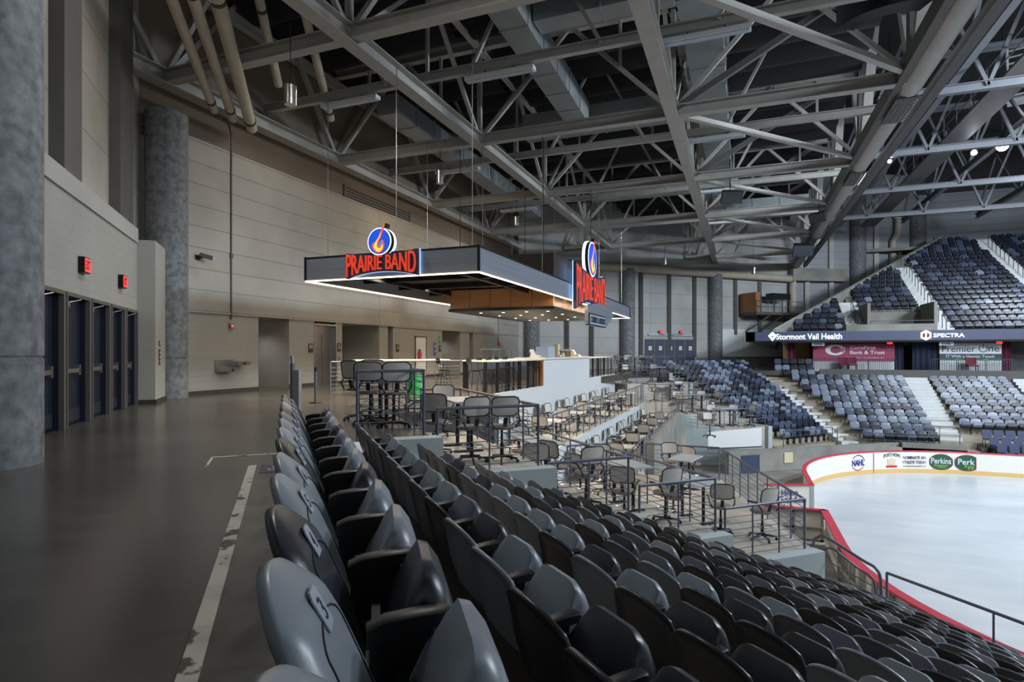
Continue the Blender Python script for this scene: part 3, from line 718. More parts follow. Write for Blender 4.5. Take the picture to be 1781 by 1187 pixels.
def floodlight(x, y, z, lb, r=.3, tilt=(-.3, -1.0, -.55), lit=True):
    t = thing('floodlight', lb, 'floodlight', (x, y, z), 0, 'arena floodlights')
    d = Vector(tilt).normalized(); c = Vector((x, y, z))
    MB().tube([c-d*.45, c-d*.3, c], [r*.35, r*.8, r], 20).build('reflector', 'steel_dark', t, smooth=True)
    MB().tube([c, c+d*.02], r*.94, 20).build('lens', 'flood' if lit else 'plate', t)
    MB().bar(c-d*.3, (x, y, 19.0), .05, .05).build('bracket', 'black', t)
floodlight(13.2, 39.3, 12.6, 'brightest floodlight glaring over the far seats', .3)
floodlight(11.9, 39.2, 12.35, 'smaller floodlight beside the brightest one', .15)
floodlight(7.6, 37.6, 11.9, 'small floodlight under the end of the edge truss', .1)
floodlight(14.2, 38.6, 15.2, 'floodlight high up by the white louvred panel', .16)
for i, (l, tt) in enumerate(zip(FLOODS, FLOODT)):
    x, y, z = l
    t = thing('flood_bank', 'wide lamp housing over the ice, %s from the camera' % NM[i], 'floodlight', l, 0, 'lamp housings over the ice')
    MB().box(x-1.4, x+1.4, y-.9, y+.9, z, z+.25).build('housing', 'steel_dark', t)
    MB().bar((x, y, z+.25), (x, y, 19.0), .06, .06).build('hanger', 'black', t)
t = thing('louvre_panel', 'white framed slatted panel hanging high beside the floodlights', 'panel', (14.6, 41, 12.6))
o = MB()
for i in range(8): o.bar((13.95, 40.9, 15.8+i*.36), (15.0, 40.5, 15.8+i*.36), .07, .07)
o.build('slats', 'white', t); MB().bar((13.95, 40.9, 15.4), (13.95, 40.9, 19.0), .1, .1).build('frame_post', 'white', t); MB().bar((15.0, 40.5, 15.4), (15.0, 40.5, 19.0), .1, .1).build('frame_post', 'white', t)
MB().bar((13.95, 40.9, 15.4), (15.0, 40.5, 15.4), .1, .4).build('bottom_rail', 'white', t)
# speakers, horn and small fittings in the steel
def speaker(x, y, z, s, lb, yaw=0):
    t = thing('loudspeaker', lb, 'loudspeaker', (x, y, z)); m = Matrix.Translation((x, y, z)) @ Matrix.Rotation(yaw, 4, 'Z') @ Matrix.Rotation(.5, 4, 'X')
    MB().merge(MB().hexa([(-.5*s, -.3*s, -.3*s), (.5*s, -.3*s, -.3*s), (.3*s, .35*s, -.2*s), (-.3*s, .35*s, -.2*s), (-.5*s, -.3*s, .3*s), (.5*s, -.3*s, .3*s), (.3*s, .35*s, .2*s), (-.3*s, .35*s, .2*s)]), m).build('cabinet', 'black', t)
    MB().merge(MB().box(-.45*s, .45*s, -.33*s, -.29*s, -.26*s, .26*s), m).build('speaker_grille', 'seat_dk', t)
    MB().bar((x, y, z+.2*s), (x, y, 10.4), .04, .04).build('hanger', 'black', t)
speaker(-.49, 29.2, 8.7, 1.0, 'black loudspeaker slung below the middle of the roof steel', .3)
speaker(3.9, 45.5, 8.6, 1.4, 'black loudspeaker hung near the foot of the edge truss', .2)
speaker(4.1, 37.3, 9.1, .9, 'small black loudspeaker on the edge truss', -.6)
t = thing('speaker_cluster', 'big curved black speaker cluster at the top of the frame', 'loudspeaker', (3.9, 17.8, 10.2))
def fn(a, b): an = -PI/2-.35+a*.9; return (3.75+.95*math.cos(an), 18.5+.8*math.sin(an), 10.15+1.2*b)
MB().shell(fn, 14, 5, -.5).build('cabinet', 'black', t, smooth=True)
def fn(a, b): an = -PI/2-.35+a*.88; return (3.75+.97*math.cos(an), 18.5+.82*math.sin(an), 10.2+.4*b)
MB().shell(fn, 14, 4, -.03).build('speaker_grille', 'seat_md', t, smooth=True)
MB().bar((3.75, 18.3, 11.3), (3.75, 18.3, 13.4), .06, .06).build('hanger', 'black', t)
# ------------------------------------------------------------------ hanging canopy over the concession stand
c0x, c1x, c0y, c1y, cz0, cz1 = -12.05, -6.4, 13.95, 36.2, 3.5, 4.14
t = thing('canopy', 'large hanging rectangular canopy of brushed grey metal edged with warm light strips', 'canopy', ((c0x+c1x)/2, MID, cz0))
def frame_side(x0, x1, y0, y1, nm):
    o = MB().box(x0, x1, y0, y1, cz0, cz1); o.mi = 1
    o.box(x0-.01, x1+.01, y0-.01, y1+.01, cz1, cz1+.05)
    o.build('fascia_panel', ['fascia', 'fascia_trim'], t)
frame_side(c0x, c1x, c0y, c0y+.12, 'front'); frame_side(c0x, c1x, c1y-.12, c1y, 'back')
frame_side(c1x-.12, c1x, c0y+.12, c1y-.12, 'ice'); frame_side(c0x, c0x+.12, c0y+.12, c1y-.12, 'wall')
e = .045
for a, b in (((c0x, c0y), (c1x, c0y)), ((c1x, c0y), (c1x, c1y)), ((c1x, c1y), (c0x, c1y)), ((c0x, c1y), (c0x, c0y))):
    MB().bar((a[0], a[1], cz0-.02), (b[0], b[1], cz0-.02), e, .035).build('light_strip', 'led', t)
for x in (c0x, c1x):
    for y in (c0y, c1y): MB().box(x-.03, x+.03, y-.03, y+.03, cz0, cz1+.06).build('corner_trim', 'fascia_trim', t)
o = MB(); x = c0x+.2
while x < c1x-.2:                        # corrugated deck inside
    o.box(x, x+.1, c0y+.15, c1y-.15, cz0+.42, cz0+.48); x += .2
o.box(c0x+.15, c1x-.15, c0y+.15, c1y-.15, cz0+.48, cz0+.52); o.build('corrugated_deck', 'soffit', t)
for y in (14.6, 16.7, 18.9, 21.2, 28.8, 31.2, 33.6): MB().bar((c0x+.12, y, cz0+.3), (c1x-.12, y, cz0+.3), .12, .2).build('cross_beam', 'fascia_trim', t)
for x in (-10.9, -7.6): MB().bar((x, c0y+.12, cz0+.22), (x, c1y-.12, cz0+.22), .1, .16).build('long_beam', 'fascia_trim', t)
for x in (-11.2, -9.9, -8.6, -7.3):
    for y in (15.4, 17.6, 19.8, 30.4, 32.6, 34.6):
        MB().cyl(x, y, cz0+.36, cz0+.42, .07, 14).build('downlight', 'lens', t)
for x, y, p in ((-10.6, 16, 1092), (-7.9, 16, 1092), (-10.6, 19, 1248), (-7.9, 19, 1248), (-11.4, 24, 1092), (-11.4, 28, 1092), (-10.2, 31, 1248), (-7.9, 31, 1248), (-9.5, 34.5, 1092)):
    spot_lamp('canopy_lamp', (x, y, cz0+.3), (x, y, 0), p, WARM, 150, 1, .08)
# light that the strips throw up and down
area_lamp('strip_glow', ((c0x+c1x)/2, c0y+.02, cz0-.06), ((c0x+c1x)/2, c0y, 0), c1x-c0x, 45, WARM, .05)
area_lamp('strip_glow', (c1x, MID, cz0-.06), (c1x, MID, 0), .05, 150, WARM, c1y-c0y)
area_lamp('strip_glow', (c0x, MID, cz0-.06), (c0x, MID, 0), .05, 150, WARM, c1y-c0y)
# timber bulkhead hanging in the middle, a dark metal box above it
t2 = thing('bulkhead', 'walnut clad bulkhead box hanging in the middle of the canopy', 'bulkhead', (-8.7, MID, 3.0))
b0x, b1x, b0y, b1y = -10.9, -6.56, 21.0, 29.2
for i in range(5):
    a = b0x+(b1x-b0x)*i/5; b = b0x+(b1x-b0x)*(i+1)/5
    MB().box(a+.01, b-.01, b0y, b0y+.05, 3.12, 3.85).build('veneer_panel', 'wood', t2)
    MB().box(a+.01, b-.01, b1y-.05, b1y, 3.12, 3.85).build('veneer_panel', 'wood', t2)
for i in range(8):
    a = b0y+(b1y-b0y)*i/8; b = b0y+(b1y-b0y)*(i+1)/8
    MB().box(b1x-.3, b1x-.25, a+.01, b-.01, 3.12, 3.85).build('veneer_panel', 'wood', t2)
    MB().box(b0x, b0x+.05, a+.01, b-.01, 3.12, 3.85).build('veneer_panel', 'wood', t2)
MB().box(b0x-.05, b1x+.05, b0y-.05, b1y+.05, 3.0, 3.11).build('soffit', 'fascia_trim', t2)
for x in (-10, -9, -8, -7.1):
    for y in (22, 24, 26, 28): MB().cyl(x, y, 2.985, 3.0, .06, 14).build('downlight', 'lens', t2)
for y in (21.8, 23.4, 25.0, 26.6, 28.2): spot_lamp('bulkhead_lamp', (b1x-.12, y, 3.82), (b1x-.28, y, 3.1), 14, WARM, 80, .5, .03)
MB().bar((b1x, b0y, 3.06), (b1x, b1y, 3.06), .04, .03).build('light_strip', 'led', t2)
for x in (b0x+.3, b1x-.5):
    for y in (b0y+.3, b1y-.3): MB().cyl(x, y, 3.11, 9.6, .015, 6).build('hanger_rod', 'black', t2)
t3 = thing('equipment_screen', 'dark veneered box standing on top of the hanging canopy', 'box', (-8, MID, 4.2))
for i in range(4):
    a = -9.2+2.64*i/4; MB().box(a+.005, a+.655, b0y, b0y+.06, 3.9, 5.12).build('screen_panel', 'wood_dk', t3)
    MB().box(a+.005, a+.655, b1y-.06, b1y, 3.9, 5.12).build('screen_panel', 'wood_dk', t3)
for i in range(6):
    a = b0y+(b1y-b0y)*i/6; MB().box(b1x-.06, b1x, a+.005, a+1.36, 3.9, 5.12).build('screen_panel', 'wood_dk', t3)
    MB().box(-9.2, -9.14, a+.005, a+1.36, 3.9, 5.12).build('screen_panel', 'wood_dk', t3)
# thin suspension cables
k = 0
for x in (-11.6, -9.2, -6.8):
    for y, nm in ((14.4, 'over the canopy front'), (20.4, 'over the canopy before the box'), (29.6, 'over the canopy behind the box'), (35.6, 'over the far end of the canopy')):
        o = MB().tube([(x, y, cz0+.45), (x, y, 9.6)], .012, 6).build('suspension_cable', 'chrome', loc=(x, y, 9.6))
        tag(o, 'thin steel cable %s, %s' % (nm, {-11.6: 'on the long wall edge', -9.2: 'on the centre line', -6.8: 'on the ice edge'}[x]), 'cable', 'canopy cables')
# ------------------------------------------------------------------ illuminated signs
def flame(s, cx, cy, k=1.0):
    # flat outline of a licking flame, unit radius
    p = [(.52, 1.28), (.30, 1.12), (.12, .62), (-.06, .28), (-.34, -.02), (-.62, -.18), (-.66, -.42), (-.5, -.66), (-.3, -.86), (0, -.93), (.26, -.84), (.44, -.6), (.5, -.3), (.44, -.02), (.3, .12), (.28, -.1), (.2, -.34), (.04, -.4), (-.06, -.26), (.02, .06), (.22, .46), (.4, .86)]
    return [(cx+x*s*k, cy+y*s) for x, y in p]
def flame_in(s, cx, cy):
    p = [(.2, .72), (.0, .3), (-.24, .0), (-.4, -.2), (-.46, -.42), (-.34, -.62), (-.18, -.78), (.04, -.82), (.24, -.7), (.36, -.48), (.36, -.26), (.28, -.36), (.14, -.54), (-.06, -.54), (-.2, -.34), (-.12, 0), (.1, .34)]
    return [(cx+x*s, cy+y*s) for x, y in p]
def brand_sign(label, c, xdir, w, h, r, ly, lx, casino=False):
    t = thing('illuminated_sign', label, 'sign', c)
    F = face(c, xdir)
    def put(o, nm, m, parent=t): return MB().merge(o, F).build(nm, m, parent)
    def warp(X, Y):                      # tall at both ends, arched beneath
        k = (2*X)**2
        y = (Y+.5); lo = -.5+.26*(1-k); hi = .5-.14*(1-k)
        return X, lo+(hi-lo)*y
    n = 16; bk = [(-.5+i/n) for i in range(n+1)]
    poly = [(x*w*1.05, (warp(x, -.5)[1]-.07)*h) for x in bk]+[(x*w*1.05, (warp(x, .5)[1]+.06)*h) for x in bk[::-1]]
    put(MB().prism(poly, .03, .05), 'halo_board', 'halo')
    put(MB().prism([(x*.985, y*.97) for x, y in poly], .05, .17), 'letter_backing', 'ink')
    put(MB().merge(text_mb('PRAIRIE BAND', w, h, .05 if not casino else .025, -.004 if casino else .0, warp), Matrix.Translation((0, 0, .17))), 'lettering', 'red_lit')
    # round emblem above
    put(MB().prism(circle(r*1.07, 40, lx-.02, ly), -.1, .02), 'emblem_rim', 'white_lit'); put(MB().prism(circle(r*1.03, 40, lx, ly), .02, .16), 'emblem_drum', 'fascia_trim')
    d = put(MB().prism(circle(r*1.02, 40, lx, ly), .16, .175), 'emblem_ring', 'white_lit')
    put(MB().prism(circle(r*.94, 40, lx, ly), .175, .185), 'emblem_face', 'blue_lit')
    put(MB().prism(flame(r*.92, lx, ly), .185, .2), 'flame', 'orange_lit'); put(MB().prism(flame_in(r*.95, lx, ly), .2, .21), 'flame_core', 'yellow_lit')
    put(MB().prism([(lx+r*x, ly+r*y) for x, y in ((.22, .1), (.1, -.14), (.06, -.3), (.16, -.36), (.28, -.24), (.3, -.06))], .2, .212), 'drop', 'cyan_lit')
    put(MB().prism([(lx+r*x, ly+r*y) for x, y in ((.4, 1.0), (.56, .95), (.62, 1.3), (.46, 1.32))], .0, .16), 'flame_tip_block', 'black')
    for x in (-.3, .3): put(MB().prism([(x*w-.03, -.1*h), (x*w+.03, -.1*h), (x*w+.03, .1*h), (x*w-.03, .1*h)], -.1, .05), 'bracket', 'black')
    if casino:
        put(MB().prism([(-.16*w, -.86*h)]+[(.36*w+.52*w*math.cos(PI-PI*i/12)*1.0, -.5*h+.24*h*math.sin(PI*i/12)) for i in range(13)]+[(.88*w*.6, -.86*h)], .05, .2), 'arch_board', 'fascia')
        put(MB().prism([(-.14*w, -.88*h), (.5*w, -.88*h), (.5*w, -.58*h), (-.14*w, -.58*h)], .06, .24), 'name_plate', 'fascia_trim')
        put(MB().prism([(-.125*w, -.85*h), (.485*w, -.85*h), (.485*w, -.61*h), (-.125*w, -.61*h)], .24, .245), 'name_plate_face', 'plate')
        put(MB().merge(text_mb('CASINO & RESORT', .56*w, .16*h, .02, .02), Matrix.Translation((.18*w, -.73*h, .245))), 'name_lettering', 'ink')
    return t
brand_sign('red lit sign with round flame emblem on the short front of the canopy', (-9.3, c0y-.02, 3.83), (1, 0), 2.25, .66, .375, .62, -.04)
brand_sign('tall red lit sign with emblem and name plate on the ice side of the canopy', (c1x+.05, 25.5, 4.1), (0, 1), 5.2, 1.75, .76, 1.42, .1, True)
# ------------------------------------------------------------------ bar and concession counter
t = thing('bar_counter', 'pale blue-white bar block with a counter slab facing the terraces', 'bar', (-8.0, 26, 0))
MB().box(-7.62, -7.38, 22.3, 29.9, .0, 1.08).build('bar_front', 'bar_white', t); MB().box(-8.5, -7.62, 23.6, 29.8, .0, 1.08).build('bar_cabinet', 'seat_md', t)
MB().box(-8.6, -7.3, 22.2, 29.95, 1.08, 1.16).build('countertop', 'offwhite', t)
MB().box(-7.62, -7.4, 22.2, 22.3, 0, 1.08).build('timber_end', 'wood', t)
def drink_rail(y0, y1, lb, n):
    t = thing('drink_rail', lb, 'counter', (-7.7, y0, 0))
    MB().box(-8.05, -7.4, y0, y1, 1.06, 1.11).build('countertop', 'offwhite', t)
    for i in range(n):
        y = y0+.06+(y1-y0-.12)*i/(n-1); MB().box(-7.98, -7.9, y-.05, y+.05, 0, 1.06).build('leg', 'black', t)
    for i in range(n+2):
        y = y0+.04+(y1-y0-.1)*i/(n+1); MB().box(-7.49, -7.45, y-.02, y+.02, 0.03, 1.06).build('rail_post', 'black', t)
    for z in (.16, .86): MB().tube([(-7.47, y0, z), (-7.47, y1, z)], .014, 6).build('rail_bar', 'black', t)
    return t
drink_rail(17.75, 22.1, 'long drink rail with thick black legs at the near end of the bar', 5)
drink_rail(30.0, 35.9, 'short drink rail with black legs at the far end of the bar', 5)
t = thing('side_rail', 'narrow counter rail turning back from the bar to the black post', 'counter', (-9.5, 19.5, 0))
MB().bar((-9.5, 19.5, 1.07), (-7.7, 17.85, 1.07), .3, .05).build('countertop', 'offwhite', t); MB().box(-9.56, -9.4, 19.42, 19.58, 0, 1.06).build('post', 'black', t)
def bar_stool_parts(t):
    def fn(a, b): return (.2*a, .2-.03*(1-a*a)+.04*b, .98+.22*b)
    MB().shell(fn, 7, 5, .02).build('backrest', 'black', t, local=True, smooth=True)
    MB().lathe([(.17, .72), (.2, .735), (.2, .76), (.1, .775)], 0, 0, 18).build('seat', 'black', t, local=True, smooth=True)
    for sx in (-1, 1):
        MB().tube([(.14*sx, .17, .76), (.17*sx, .21, 1.02)], .011, 6).build('back_post', 'black', t, local=True)
        for sy in (-1, 1): MB().tube([(.13*sx, .13*sy, .74), (.22*sx, .23*sy, 0)], .012, 6).build('leg', 'black', t, local=True)
    MB().tube([(.19*math.cos(i*PI/2+PI/4)*1.35/1.35, .19*math.sin(i*PI/2+PI/4)*1.0, .27) for i in range(4)], .01, 6, closed=True).build('foot_ring', 'black', t, local=True)
BS = thing('bar_stool', 'black bar stool at the drink rail, nearest the black corner post', 'stool', (-8.55, 18.3, 0), -PI/2, 'bar stools')
bar_stool_parts(BS); index_tree(BS)
lbs = ['second bar stool along the drink rail from the corner post', 'third bar stool along the drink rail from the corner post', 'fourth bar stool along the drink rail from the corner post', 'fifth bar stool along the drink rail, last before the white bar']
for i, lb in enumerate(lbs):
    s = copy_tree(BS); s.location = (-8.55, 19.15+.82*i, 0); s.rotation_euler = (0, 0, PI/2+R.uniform(-.2, .2)); s['label'] = lb
s = copy_tree(BS); s.location = (-9.9, 18.6, 0); s.rotation_euler = (0, 0, 2.4); s['label'] = 'black bar stool standing apart behind the corner post'
BS.rotation_euler = (0, 0, PI/2)
# back counter with equipment
t = thing('serving_counter', 'long low serving counter behind the bar with dark front', 'counter', (-10.6, 27, 0))
MB().box(-11.0, -10.2, 23, 33, 0, 1.0).build('counter_body', 'seat_md', t); MB().box(-11.05, -10.15, 22.95, 33.05, 1.0, 1.05).build('countertop', 'offwhite', t)
def register(y, lb, x=-7.9):
    t = thing('cash_register', lb, 'register', (x, y, 1.16), 0, 'registers on the bar')
    MB().hexa([(x-.2, y-.2, 1.16), (x+.2, y-.2, 1.16), (x+.2, y+.2, 1.16), (x-.2, y+.2, 1.16), (x-.2, y-.17, 1.28), (x+.12, y-.17, 1.26), (x+.12, y+.17, 1.26), (x-.2, y+.17, 1.28)]).build('drawer', 'offwhite', t)
    MB().hexa([(x-.16, y-.18, 1.27), (x-.05, y-.18, 1.27), (x-.05, y+.18, 1.27), (x-.16, y+.18, 1.27), (x-.24, y-.18, 1.47), (x-.19, y-.18, 1.5), (x-.19, y+.18, 1.5), (x-.24, y+.18, 1.47)]).build('screen', 'white', t)
register(22.9, 'white cash register at the near end of the bar'); register(29.3, 'white cash register at the far end of the bar')
t = thing('glass_case', 'low clear display case behind the near cash register', 'display case', (-10.5, 25.0, 1.05))
for x in (-10.9, -10.3):
    for y in (24.0, 26.2): MB().box(x-.02, x+.02, y-.02, y+.02, 1.05, 1.5).build('post', 'chrome', t)
MB().box(-10.92, -10.28, 23.98, 26.22, 1.5, 1.53).build('top', 'plate', t)
t = thing('folded_board', 'white folded panel standing on the bar', 'panel', (-8.1, 24.6, 1.16)); MB().hexa([(-8.4, 24.3, 1.16), (-7.9, 24.5, 1.16), (-7.9, 24.53, 1.16), (-8.4, 24.33, 1.16), (-8.4, 24.3, 1.62), (-7.9, 24.5, 1.62), (-7.9, 24.53, 1.62), (-8.4, 24.33, 1.62)]).build('near_leaf', 'plate', t)
MB().hexa([(-7.9, 24.5, 1.16), (-7.75, 25.0, 1.16), (-7.77, 25.02, 1.16), (-7.92, 24.52, 1.16), (-7.9, 24.5, 1.62), (-7.75, 25.0, 1.62), (-7.77, 25.02, 1.62), (-7.92, 24.52, 1.62)]).build('far_leaf', 'plate', t)
t = thing('drink_dispenser', 'tall beige drink dispenser standing on the bar', 'dispenser', (-8.0, 26.3, 1.16)); MB().box(-8.15, -7.85, 26.15, 26.45, 1.16, 1.26).build('base', 'beige', t); MB().box(-8.15, -7.95, 26.15, 26.45, 1.26, 1.75).build('tank', 'beige', t); MB().tube([(-7.95, 26.3, 1.45), (-7.86, 26.3, 1.45), (-7.86, 26.3, 1.38)], .02, 8).build('tap', 'black', t)
t = thing('napkin_holder', 'small white napkin holder beside the drink dispenser', 'napkin holder', (-7.9, 26.8, 1.16)); MB().box(-7.97, -7.83, 26.7, 26.9, 1.16, 1.22).build('tray', 'white', t); MB().box(-7.95, -7.85, 26.72, 26.88, 1.22, 1.36).build('napkins', 'white', t)
t = thing('tray_stack', 'stack of brown trays on the bar past the dispenser', 'trays', (-8.1, 27.4, 1.16))
for i in range(5): MB().box(-8.35, -7.85, 27.1, 27.75, 1.165+i*.05, 1.19+i*.05).build('tray', 'wood' if i % 2 else 'wood_dk', t)
t = thing('carton', 'open tan carton with bottles beside the trays on the bar', 'box', (-8.1, 28.3, 1.16)); MB().box(-8.4, -7.85, 28.0, 28.6, 1.16, 1.44).build('box_body', 'tan', t)
o = MB()
for i in range(5): o.cyl(-8.3+.1*i, 28.3, 1.44, 1.54, .035, 10)
o.build('bottle_tops', 'white', t)
# white-topped condiment table by the walkway, with a green bin
t = thing('condiment_table', 'long white-topped condiment table near the walkway', 'table', (-11.6, 19.4, 0)); MB().bar((-12.6, 17.0, 1.1), (-10.2, 19.4, 1.1), .7, .05).build('tabletop', 'table_w', t)
for f in (.05, .95):
    for s in (-.22, .22):
        x = -12.6+2.4*f+s*.7; y = 17.0+2.4*f-s*.7; MB().tube([(x, y, 0), (x, y, 1.08)], .02, 8).build('leg', 'chrome', t)
t = thing('trash_bin', 'bright green plastic bin seen through the platform railing', 'bin', (-9.8, 16.4, 0)); MB().lathe([(.2, 0), (.24, .6), (.26, .62), (.26, .66)], -9.8, 16.4, 18).build('bin_body', 'green_bin', t, smooth=True); MB().lathe([(.265, .66), (.24, .74), (.1, .76)], -9.8, 16.4, 18).build('lid', 'black', t, smooth=True)
# ------------------------------------------------------------------ things on the walls
def wall_sign(name, label, y, z, w, h, m, text=None, tm='white', x=W, cat='sign', lines=()):
    t = thing(name, label, cat, (x, y, z)); MB().box(x, x+.025, y-w/2, y+w/2, z-h/2, z+h/2).build('plaque', m, t)
    for body, dz, tw, th in lines: write(body, (x+.026, y, z+dz), (0, 1), tw, th, tm, t, .004, .01)
    return t
def pictogram(t, y, z, s, kinds, x=W):
    F = face((x+.026, y, z), (0, 1))
    for i, k in enumerate(kinds):
        dx = (i-(len(kinds)-1)/2)*s*.55; o = MB()
        o.prism(circle(s*.1, 14, dx, s*.36), 0, .004)
        if k == 'm': o.prism([(dx-s*.13, s*.22), (dx+s*.13, s*.22), (dx+s*.1, -s*.1), (dx-s*.1, -s*.1)], 0, .004).prism([(dx-s*.09, -s*.1), (dx-.01, -s*.1), (dx-.01, -s*.42), (dx-s*.09, -s*.42)], 0, .004).prism([(dx+.01, -s*.1), (dx+s*.09, -s*.1), (dx+s*.09, -s*.42), (dx+.01, -s*.42)], 0, .004)
        elif k == 'w': o.prism([(dx-s*.07, s*.22), (dx+s*.07, s*.22), (dx+s*.2, -s*.18), (dx-s*.2, -s*.18)], 0, .004).prism([(dx-s*.07, -s*.18), (dx+s*.07, -s*.18), (dx+s*.07, -s*.42), (dx-s*.07, -s*.42)], 0, .004)
        else:
            o.prism([(dx-s*.06, s*.24), (dx+s*.03, s*.24), (dx+s*.03, -s*.02), (dx+s*.2, -s*.02), (dx+s*.3, -s*.34), (dx+s*.22, -s*.36), (dx+s*.13, -s*.12), (dx-s*.06, -s*.12)], 0, .004)
            pts = circle(s*.24, 20, dx, -s*.16); pin = circle(s*.18, 20, dx, -s*.16)
            for j in range(9, 20): o.prism([pts[j], pts[(j+1) % 20], pin[(j+1) % 20], pin[j]], 0, .004)
        MB().merge(o, F).build('pictogram', 'white', t)
pictogram(wall_sign('restroom_sign', 'dark brown restroom plaque beside the near side of the elevator', 19.15, 1.55, .26, .36, 'brown_sign'), 19.15, 1.6, .2, 'wm')
pictogram(wall_sign('wheelchair_sign', 'dark brown wheelchair plaque just past the elevator', 20.95, 1.6, .26, .36, 'brown_sign'), 20.95, 1.62, .26, 'a')
pictogram(wall_sign('restroom_sign', 'dark restroom plaque past the white pier before the cabinet', 25.6, 1.6, .26, .36, 'brown_sign'), 25.6, 1.62, .26, 'a')
pictogram(wall_sign('restroom_sign', 'dark restroom plaque below the small green sign', 30.1, 1.6, .26, .36, 'brown_sign'), 30.1, 1.62, .26, 'w')
wall_sign('notice_plaque', 'reddish plaque on the rear wall of the restroom alcove', 22.9, 1.6, .3, .4, 'sign_red', x=W-2.2, lines=[('RESTROOM', .0, .22, .06)])
wall_sign('notice_plaque', 'reddish plaque inside the farther dark alcove', 31.9, 1.75, .26, .38, 'sign_red', x=W-2.6, lines=[('RESTROOM', .0, .2, .06)])
wall_sign('first_aid_sign', 'small green sign above the restroom plaque', 30.05, 2.1, .22, .4, 'green', lines=[('AED', 0, .16, .1)])
wall_sign('wall_poster', 'narrow purple poster with white figures on the block wall', 29.5, 1.55, .26, .75, 'purple', lines=[('AED', .18, .18, .14), ('+', -.12, .14, .18)])
t = thing('extinguisher_cabinet', 'white framed recess holding a red fire extinguisher', 'cabinet', (W, 27.9, .2))
MB().box(W, W+.05, 27.3, 27.36, .1, 2.25).box(W, W+.05, 28.44, 28.5, .1, 2.25).box(W, W+.05, 27.3, 28.5, 2.2, 2.26).build('cabinet_frame', 'frame', t); MB().box(W, W+.03, 27.36, 28.44, .1, 2.2).build('back_panel', 'white', t)
t = thing('fire_extinguisher', 'red fire extinguisher hanging in the white recess', 'extinguisher', (W+.12, 27.6, .95)); MB().lathe([(.075, .95), (.08, 1.0), (.08, 1.4), (.03, 1.47)], W+.13, 27.6, 16).build('cylinder', 'red', t, smooth=True); MB().box(W+.09, W+.17, 27.53, 27.67, 1.47, 1.53).build('valve', 'black', t); MB().tube([(W+.13, 27.66, 1.5), (W+.2, 27.72, 1.3), (W+.16, 27.7, 1.05)], .013, 6).build('hose', 'black', t)
# elevator
t = thing('elevator', 'brushed steel elevator doors set into the block wall', 'elevator', (W-.3, 20.0, 0))
for s, (a, b) in enumerate(((19.4, 20.2), (20.2, 20.75))): MB().box(W-.34+.02*s, W-.3+.02*s, a, b, 0, 2.12).build('door_leaf', 'steel_door', t)
MB().box(W-.34, W-.28, 19.4, 20.75, 2.12, 2.5).build('header', 'steel_door', t)
for a, b in ((19.36, 19.42), (20.73, 20.8)): MB().box(W-.34, W+.03, a, b, 0, 2.52).build('jamb', 'chrome', t)
MB().box(W-.34, W+.03, 19.36, 20.8, 2.5, 2.56).build('head_trim', 'chrome', t)
t = thing('call_button', 'small steel elevator call plate on the wall beside the jamb', 'button panel', (W, 20.98, 1.0)); MB().box(W, W+.015, 20.92, 21.02, .95, 1.2).build('plate', 'chrome', t)
for z in (1.03, 1.12): MB().box(W+.015, W+.022, 20.95, 20.99, z-.02, z+.02).build('button', 'black', t)
# drinking fountains
t = thing('drinking_fountain', 'pair of stepped stainless drinking fountains on the pale block wall', 'drinking fountain', (W, 15.1, .8))
MB().box(W, W+.03, 14.5, 15.3, .72, 1.12).build('back_plate', 'chrome', t)
for y0, z in ((14.55, .72), (15.05, .92)):
    bs = MB().loft([[(W+.03, y, z), (W+.42, y, z+.02), (W+.45, y, z+.14), (W+.03, y, z+.16)] for y in (y0, y0+.08, y0+.5, y0+.58)]).build('basin', 'chrome', t)
    MB().tube([(W+.12, y0+.15, z+.16), (W+.12, y0+.15, z+.22), (W+.18, y0+.18, z+.24)], .014, 8).build('spout', 'chrome', bs); MB().cyl(W+.44, y0+.3, z+.03, z+.1, .035, 12).build('push_bar', 'black', bs)
# fire alarm pull station with its long conduit
t = thing('conduit', 'thin dark conduit dropping down the long wall to the fire alarm box', 'conduit', (W, 15.15, 2.4)); MB().tube([(W+.04, 15.15, 2.5), (W+.04, 15.15, 8.9), (W+.1, 14.9, 9.3)], .03, 8).build('conduit_pipe', 'steel_dark', t, smooth=True); MB().box(W, W+.08, 15.1, 15.2, 4.6, 4.75).build('strap', 'steel_dark', t)
t = thing('fire_alarm', 'small red fire alarm box beneath the conduit', 'fire alarm', (W, 15.15, 2.25)); MB().box(W, W+.09, 15.07, 15.23, 2.2, 2.36).build('box_body', 'red', t); MB().box(W+.09, W+.1, 15.1, 15.2, 2.23, 2.33).build('strobe_lens', 'white', t)
t = thing('fire_alarm', 'red fire alarm box far along the wall before the column', 'fire alarm', (W, 38.9, 1.95)); MB().box(W, W+.1, 38.78, 39.0, 1.85, 2.1).build('box_body', 'red', t); MB().tube([(W+.04, 38.8, 2.1), (W+.04, 38.8, 4.6)], .025, 6).build('conduit_pipe', 'steel_dark', t)
t = thing('security_camera', 'black security camera bracketed high on the long wall', 'camera', (W, 13.9, 4.4)); MB().box(W, W+.06, 13.75, 13.9, 4.35, 4.5).build('bracket', 'black', t); MB().bar((W+.05, 13.82, 4.42), (W+.22, 13.9, 4.44), .05, .05).build('arm', 'black', t); MB().bar((W+.2, 13.76, 4.5), (W+.36, 14.1, 4.42), .12, .12).build('camera_body', 'black', t); MB().bar((W+.36, 14.1, 4.42), (W+.38, 14.14, 4.41), .09, .09).build('lens', 'plate', t)
MBv = thing('vent_grille', 'long low slotted grille high on the brown board above the wall', 'vent', (W-.5, 24, 8.9)); o = MB()
